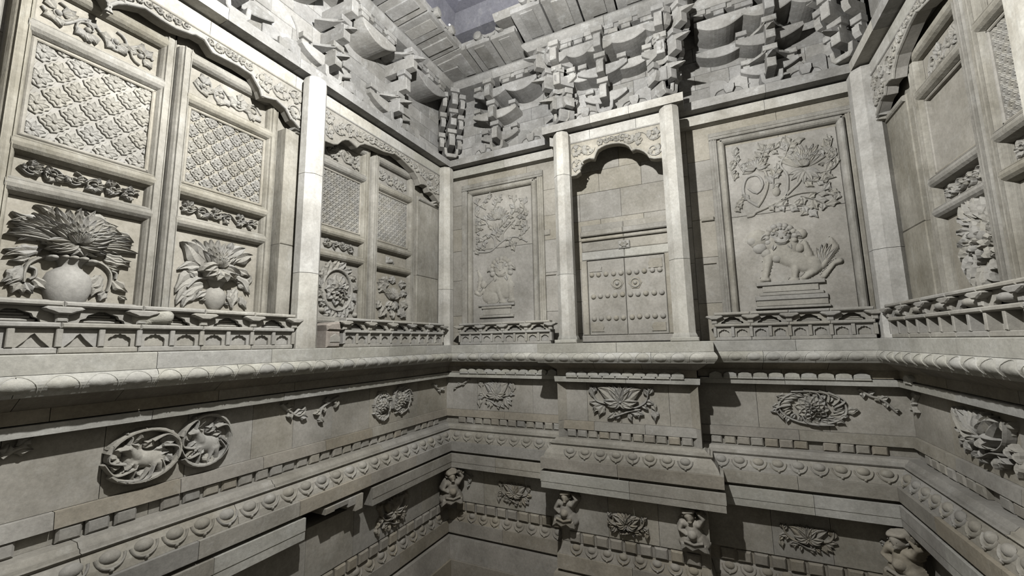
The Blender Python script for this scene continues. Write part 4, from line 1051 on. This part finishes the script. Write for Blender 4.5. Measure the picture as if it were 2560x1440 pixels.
bd = [(430, 880, 455, 960, 62, 48, 1, 1), (400, 930, 430, 1035, 24, 14, 1, .9), (420, 1038, 440, 1040, 10, 12, .9, .9), (485, 920, 492, 1020, 24, 14, 1.05, .9), (480, 1030, 502, 1026, 10, 12, .9, .9), (335, 1000, 370, 1015, 40, 36, 1, 1), (380, 1040, 340, 1046, 14, 12, .8, .8),
      (345, 960, 420, 900, 34, 44, .8, .9), (300, 925, 300, 915, 18, 18, .9, .9), (275, 990, 300, 960, 9, 9, .6, .6), (275, 990, 250, 975, 9, 12, .6, .8), (265, 960, 280, 870, 7, 12, .4, .5), (280, 870, 262, 825, 12, 4, .5, .4)]
lion(q, 'smaller seated lion carved on a pedestal, left panel of the back wall', (425, 805), bd, None, 72, -.080, .009)
pedestal(q, 'stepped pedestal under the smaller lion', [(272, 520, 1050, 1066, .011), (292, 498, 1067, 1084, .009), (300, 490, 1085, 1128, .005), (280, 515, 1129, 1146, .011)], -.080)
# branches
q = PX(FB, -.080, 2.057, 1700, 180); d = -.0805
t = thing('branch_relief', 'carved branch with a large lotus flower above the larger lion', 'carving', FB.pt(*q(345, 745), d))
stems(t, FB, [[q(345, 745), q(375, 738), q(390, 722), q(440, 700), q(540, 650), q(620, 622), q(720, 618), q(820, 638)], [q(398, 695), q(430, 645), q(450, 580), q(440, 520), q(405, 470), q(380, 440)],
              [q(520, 660), q(575, 605), q(610, 570), q(640, 515)], [q(540, 655), q(552, 600), q(550, 530), q(515, 480), q(540, 430)], [q(400, 690), q(340, 650), q(325, 600), q(345, 545), q(400, 535), q(425, 580), q(395, 625), q(350, 600)]], .0062, d, .008)
fan(t, FB, q(635, 490), .098, d, n=13, spread=70, layers=4, w=.11, h=.010, rise=.002, seed=31); fan(t, FB, q(640, 500), .060, d, n=7, spread=80, up=265, layers=1, w=.16, h=.010, seed=32)
fan(t, FB, q(390, 500), .055, d, n=9, spread=120, layers=2, w=.18, h=.009, seed=33)
for s, P_ in enumerate(([(330, 520), (290, 460), (270, 410)], [(410, 470), (430, 410), (440, 375)], [(420, 420), (480, 400), (530, 370)], [(740, 480), (800, 430), (790, 400)], [(700, 400), (760, 400), (780, 340)],
                        [(640, 560), (720, 560), (800, 540)], [(620, 640), (700, 660), (760, 690)], [(700, 625), (780, 600), (825, 640)], [(450, 690), (520, 690), (590, 680)], [(360, 660), (300, 660), (285, 700)], [(280, 560), (260, 500), (255, 470)], [(560, 690), (640, 690), (655, 720)],
                        [(480, 600), (480, 540), (500, 500)], [(720, 520), (780, 500), (815, 470)], [(540, 430), (560, 380), (590, 350)])):
    spray(t, FB, [q(*p) for p in P_], d, .038, 6, seed=40 + s, h=.009, r=.0028, lim=(1.384, 1.778, .845))
part('bud', dome(*q(495, 615), .015, .012, d, 10, 3, .022), FB, M['carve'], t, True)
q = PX(FB, -.080, 2.77, 1100, 380)
t = thing('branch_relief', 'carved leafy branch with flame-like petals above the smaller lion', 'carving', FB.pt(*q(270, 695), d))
stems(t, FB, [[q(270, 695), q(345, 690), q(385, 660), q(430, 622), q(480, 592), q(540, 590), q(605, 622)], [q(430, 620), q(400, 600), q(375, 555), q(330, 490), q(320, 470)], [q(430, 620), q(440, 560), q(490, 500), q(520, 470)],
              [q(385, 655), q(375, 600), q(330, 570), q(280, 600)]], .0055, d, .007)
fan(t, FB, q(400, 470), .074, d, n=13, spread=85, layers=3, w=.12, h=.009, rise=.002, seed=51)
for s, P_ in enumerate(([(330, 480), (250, 440), (200, 390)], [(320, 400), (230, 360), (195, 340)], [(300, 350), (330, 310), (350, 280)], [(470, 460), (520, 400), (500, 300)], [(530, 450), (580, 400), (575, 320)], [(560, 450), (600, 440), (608, 430)],
                        [(320, 500), (240, 510), (190, 480)], [(280, 540), (230, 560), (190, 510)], [(240, 590), (210, 640), (185, 690)], [(350, 590), (300, 620), (290, 660)], [(540, 590), (580, 560), (605, 540)], [(500, 590), (480, 640), (510, 650)],
                        [(440, 560), (400, 560), (370, 520)], [(490, 500), (560, 510), (600, 500)], [(400, 540), (440, 500), (460, 480)], [(370, 400), (400, 340), (410, 300)])):
    spray(t, FB, [q(*p) for p in P_], d, .036, 6, seed=60 + s, h=.008, r=.0026, lim=(.108, .452, .825))

# ============================================================ FRIEZE CARVINGS
def cluster(fr, x0, y0, x1, y1, d, label, seed, kind='peony', h=.018, dens=1.0, name='flower_relief', sp=None, mat='carve'):
    """foliage medallion filling the pixel box x0..x1, y0..y1 of the wall plane"""
    rn = random.Random(seed); A = [at(x, y, fr, d) for x, y in ((x0, y0), (x1, y0), (x0, y1), (x1, y1))]
    ua, ub = min(p[0] for p in A), max(p[0] for p in A)
    zt = (A[0][1] + A[1][1]) / 2; zb_ = (A[2][1] + A[3][1]) / 2
    if sp: zb_, zt = sp
    c = ((ua + ub) / 2, (zt + zb_) / 2); b = (zt - zb_) / 2; a = min((ub - ua) / 2, b * 2.0)
    t = thing(name, label, 'carving', fr.pt(c[0], c[1], d)); e = lambda x, y: (c[0] + x * a, c[1] + y * b)
    if kind == 'peony':
        fx = -1 if seed % 2 else 1
        E2 = lambda X, Y: e(fx * (X - 605) / 205 + rn.uniform(-.02, .02), -(Y - 397) / 116 + rn.uniform(-.03, .03))
        cc = E2(600, 400)
        for X, Y, w_ in ((470, 305, .26), (520, 290, .22), (560, 283, .2), (602, 280, .2), (645, 284, .2), (690, 292, .22), (725, 310, .26)):
            part('petal', leaf(cc, E2(X, Y), math.dist(cc, E2(X, Y)) * w_, h * .8, d + .002, .1 * fx * (X - 600) / 120, n=8, sharp=.8), fr, M[mat], t)
        for X, Y in ((545, 315), (580, 305), (620, 305), (660, 318)): part('petal', leaf(cc, E2(X, Y), math.dist(cc, E2(X, Y)) * .2, h * .9, d + .006, 0, n=7), fr, M[mat], t)
        for X, Y in ((500, 385), (525, 425), (570, 440), (630, 440), (680, 425), (705, 385)):
            part('petal', leaf(cc, E2(X, Y), math.dist(cc, E2(X, Y)) * .24, h * 1.0, d + .004, .15 * (1 if X < 600 else -1) * fx, n=7), fr, M[mat], t)
        part('flower_heart', dome(*cc, b * .10, h * 1.3, d, 9, 3), fr, M[mat], t, True)
        stems(t, fr, [[E2(590, 430), E2(520, 410), E2(460, 395), E2(432, 350), E2(425, 310)], [E2(620, 430), E2(690, 430), E2(745, 392), E2(765, 340), E2(770, 300)], [E2(560, 490), E2(610, 475), E2(660, 450), E2(720, 440)]], .0042, d, h * .9, mat)
        LL = [((432, 370), (420, 292)), ((440, 350), (455, 290)), ((765, 350), (745, 295)), ((770, 340), (790, 292)), ((500, 415), (430, 440)), ((495, 420), (440, 480)), ((510, 425), (470, 500)), ((560, 470), (520, 505)), ((600, 480), (570, 512)),
              ((650, 450), (735, 470)), ((650, 460), (665, 512)), ((700, 440), (700, 500)), ((740, 400), (800, 405)), ((770, 400), (806, 450)), ((790, 430), (790, 510)), ((480, 400), (408, 400)), ((560, 440), (590, 500)), ((730, 395), (760, 440))]
        leaves(t, fr, [(E2(*p), E2(*r), rn.uniform(-.25, .25), .26) for p, r in LL], d, h=h * .7, lobes=2, seed=seed, mat=mat, n=7)
        return t
    elif kind == 'round':
        rosette(t, fr, c, min(a * .62, b * .78), d, rings=4, n=10, h=h * 1.0, seed=seed, sq=.85, mat=mat)
        for k_ in range(20):
            th = 2 * PI * k_ / 20; part('petal', leaf(e(.72 * math.cos(th + .25), .80 * math.sin(th + .25)), e(.48 * math.cos(th), .58 * math.sin(th)), b * .13, h * .7, d, .2, n=5), fr, M[mat], t)
        part('wreath_ring', tube([e(.76 * math.cos(PI * i / 14), .86 * math.sin(PI * i / 14)) for i in range(29)], .0042, d, h * .8), fr, M[mat], t)
    elif kind == 'deer':
        part('deer_body', field([(*e(-.35, -.25), *e(.25, -.1), b * .34, b * .30, h * .8, h * .8), (*e(.2, 0), *e(.42, .35), b * .22, b * .14, h, h * 1.2), (*e(.42, .35), *e(.60, .30), b * .15, b * .09, h * 1.3, h),
                                 (*e(-.4, -.35), *e(-.45, -.85), b * .14, b * .07, h, h * .8), (*e(-.3, -.35), *e(-.1, -.85), b * .12, b * .06, h, h * .8), (*e(.2, -.25), *e(.25, -.85), b * .10, b * .06, h, h * .8), (*e(.25, -.2), *e(.6, -.55), b * .10, b * .05, h, h * .8)], d, .004), fr, M[mat], t, True)
        part('antler', tube(bez([e(.42, .45), e(.36, .7), e(.5, .9)]), .004, d, h), fr, M[mat], t)
        part('vine_ring', tube([e(.92 * math.cos(.3 + 5.4 * i / 24), .92 * math.sin(.3 + 5.4 * i / 24)) for i in range(25)], .006, d, h * 1.1), fr, M[mat], t)
    elif kind == 'spray':
        pass
    n = int((13 + 7 * rn.random()) * dens * (.55 if kind == 'deer' else 1))
    for i in range(n):
        th = 2 * PI * i / n + rn.uniform(-.15, .15); tw = .35 if kind == 'deer' else .18; r0 = (.55, .25)[i % 2] if kind == 'deer' else .74; r1 = rn.uniform(.85, 1.05) * (.62 if kind == 'deer' and i % 2 else 1)
        leaves(t, fr, [(e(r0 * math.cos(th), r0 * math.sin(th)), e(r1 * math.cos(th + tw), r1 * math.sin(th + tw)), rn.uniform(-.2, .35), .40 if kind == 'deer' else .30)], d, h=h * rn.uniform(.6, .9), lobes=2, seed=i, mat=mat, n=7)
    for k in range(int(5 * dens)):
        th = rn.uniform(0, 2 * PI); p = [e(.5 * math.cos(th), .5 * math.sin(th)), e(.85 * math.cos(th + .4), .85 * math.sin(th + .4)), e(.95 * math.cos(th + 1.0), .95 * math.sin(th + 1.0))]
        stems(t, fr, [p], .004, d, h * 1.1, mat)
    return t
dF = -.0615
cluster(FL, 256, 1060, 440, 1215, dF, 'larger of two joined vine roundels cut deep into the left frieze', 1, 'deer', .024, 1.5, sp=(-.325, -.19))
cluster(FL, 445, 1020, 568, 1160, dF, 'smaller right roundel of the joined pair on the left frieze, tightly curled vine', 2, 'deer', .022, 1.2, sp=(-.325, -.175))
cluster(FL, 928, 968, 978, 1062, dF, 'left bloom of the paired flowers on the left frieze near the corner', 3, 'round', .016, .8, sp=(-.325, -.19))
cluster(FL, 975, 962, 1028, 1050, dF, 'right bloom of the paired flowers on the left frieze near the corner', 4, 'round', .016, .8, sp=(-.315, -.18))
cluster(FB, 1196, 950, 1288, 1022, dF, 'small shield-shaped flower carving on the back frieze left of the porch', 5, 'peony', .012, .9)
cluster(FP, 1472, 965, 1640, 1050, dF, 'peony carving with curled stems on the porch frieze under the double door', 6, 'peony', .022, 1.0, sp=(-.325, -.178))
cluster(FB, 1922, 972, 2142, 1066, dF, 'large round wreath flower on the right part of the back frieze', 7, 'round', .018, 1.3)
cluster(FR_, 2415, 1030, 2560, 1180, dF, 'dark deep leaf carving on the frieze of the right wall', 8, 'peony', .026, 1.1, sp=(-.32, -.185))
# hanging corner tendrils at the top of the frieze
def tendril(fr, P_, d, label, seed, ln=.03, cnt=5):
    t = thing('tendril_relief', label, 'carving', fr.pt(*at(*P_[0], fr, d), d)); spray(t, fr, [at(x, y, fr, d) for x, y in P_], d, ln, cnt, seed, h=.014, r=.006, w=.34)
tendril(FL, [(700, 1010), (722, 1030), (742, 1040), (760, 1028)], dF, 'broken leaf tendril hanging from the left frieze edge', 1)
tendril(FL, [(845, 992), (820, 1005), (800, 1022), (794, 1050)], dF, 'torn tendril with round holes at the left frieze', 2)
tendril(FL, [(1080, 960), (1092, 972), (1105, 975)], dF, 'small leaf tip on the left frieze beside the room corner', 3, .018, 3)
tendril(FB, [(1175, 948), (1158, 960), (1138, 968)], dF, 'small curled tendril on the back frieze beside the room corner', 4, .018, 4)
tendril(FB, [(2145, 972), (2175, 990), (2205, 1000), (2240, 1030)], dF, 'curled tendril on the back frieze running into the right corner', 5, .022, 6)
tendril(FR_, [(2300, 985), (2290, 1010), (2298, 1035)], dF, 'curled tendril on the right wall frieze beside the corner', 6, .02, 4)
tendril(FL, [(0, 1145), (25, 1128), (50, 1118)], dF, 'leaf tip on the left frieze at the picture edge', 7, .03, 3)
dG = -.0275
cluster(FB, 1245, 1205, 1330, 1262, dG, 'basket-shaped leaf carving low on the back wall left of the porch', 11, 'peony', .014, .8, mat='low')
cluster(FP, 1492, 1282, 1650, 1338, dG, 'open lily carving low on the porch base', 12, 'peony', .024, .9, mat='low')
cluster(FB, 1940, 1312, 2100, 1378, dG, 'leafy carving low on the back wall right of the porch', 13, 'peony', .014, .8, mat='low')
cluster(FL, 938, 1250, 1015, 1345, dG, 'shadowed leaf carving low on the left wall under the broken cornice', 14, 'peony', .020, .8, sp=(-.77, -.64), mat='low')
tendril(FB, [(2200, 1350), (2225, 1365), (2250, 1375)], dG, 'low tendril near the right corner figure', 15, .02, 4)
tendril(FB, [(1160, 1180), (1180, 1195), (1172, 1210)], dG, 'low tendril beside the corner figure of the left corner', 16, .02, 4)

# ============================================================ CROUCHING GUARDIANS THAT CARRY THE CORNICE
def guardian(fr, u, zt, d, s, label, lean=0):
    """squat atlas: head bowed to the side, arms raised behind it, round belly, flared skirt. s = height"""
    t = thing('guardian_figure', label, 'figure', fr.pt(u, zt - s, d)); e = lambda x, y: (u + x * s + lean * s * (y + 1) * .1, zt + y * s)
    E_ = lambda a, b, r0, r1, h0, h1: (*e(*a), *e(*b), r0 * s, r1 * s, h0 * s, h1 * s)
    b = [E_((0, -.48), (0, -.62), .20, .23, .30, .34), E_((-.16, -.38), (.16, -.38), .13, .13, .26, .26), E_((-.20, -.36), (-.28, -.52), .09, .08, .28, .28), E_((-.28, -.52), (-.15, -.60), .08, .07, .30, .32),
         E_((.20, -.36), (.30, -.22), .09, .08, .26, .28), E_((.30, -.22), (.22, -.10), .08, .08, .28, .30), E_((-.13, -.72), (-.24, -.86), .15, .12, .30, .26), E_((.13, -.72), (.24, -.86), .15, .12, .30, .26)]
    part('body', field(b, d, s * .022), fr, M['low'], t, True)
    part('head', field([E_((-.03, -.17), (-.01, -.22), .145, .125, .34, .34), E_((-.01, -.27), (.01, -.29), .07, .06, .36, .36)], d + .002, s * .018), fr, M['low'], t, True)
    for k in (-1, 1):
        part('eye', dome(*e(-.02 + k * .05, -.18), s * .020, s * .36, d, 7, 2), fr, M['low'], t)
        part('ear', dome(*e(-.02 + k * .15, -.20), s * .032, s * .26, d, 7, 2), fr, M['low'], t)
    part('nose', dome(*e(-.015, -.225), s * .022, s * .40, d, 7, 2), fr, M['low'], t)
    part('mouth', tube([e(-.06, -.275), e(-.01, -.29), e(.04, -.275)], s * .010, d + s * .33, s * .04), fr, M['low'], t)
    part('hair', field([E_((-.12, -.10), (.08, -.06), .09, .08, .33, .33)], d, s * .02), fr, M['low'], t, True)
    part('hand', merge(*[leaf(e(.20 + .028 * k, -.12), e(.16 + .035 * k, -.015), s * .016, s * .05, d + s * .24, n=4) for k in range(4)], leaf(e(.30, -.13), e(.34, -.07), s * .018, s * .05, d + s * .22, n=4)), fr, M['low'], t)
    part('belly', dome(*e(0, -.60), s * .16, s * .42, d, 14, 4), fr, M['low'], t, True)
    part('skirt', slab([e(-.30, -.80), e(-.34, -1.0), e(-.20, -.93), e(-.06, -1.0), e(.08, -.93), e(.20, -1.0), e(.32, -.98), e(.28, -.80), e(0, -.74)], d, d + s * .30, s * .05), fr, M['low'], t)
    part('sash', tube([e(-.22, -.74), e(0, -.80), e(.22, -.74)], s * .03, d + s * .24, s * .12), fr, M['low'], t)
guardian(CL, 0, -.618, .0 + .045, .165, 'crouching guardian figure in the lower left room corner')
guardian(CR, 0, -.618, .045, .165, 'crouching guardian figure in the lower right room corner')
g1 = at(1418, 1300, FP, -.04); g2 = at(1738, 1340, FP, -.04)
guardian(FP, g1[0], -.620, -.027, .150, 'left squatting guardian under the porch slab, head tilted', 1)
guardian(FP, g2[0], -.622, -.027, .150, 'right squatting guardian under the porch slab beside the deep shadow', -1)
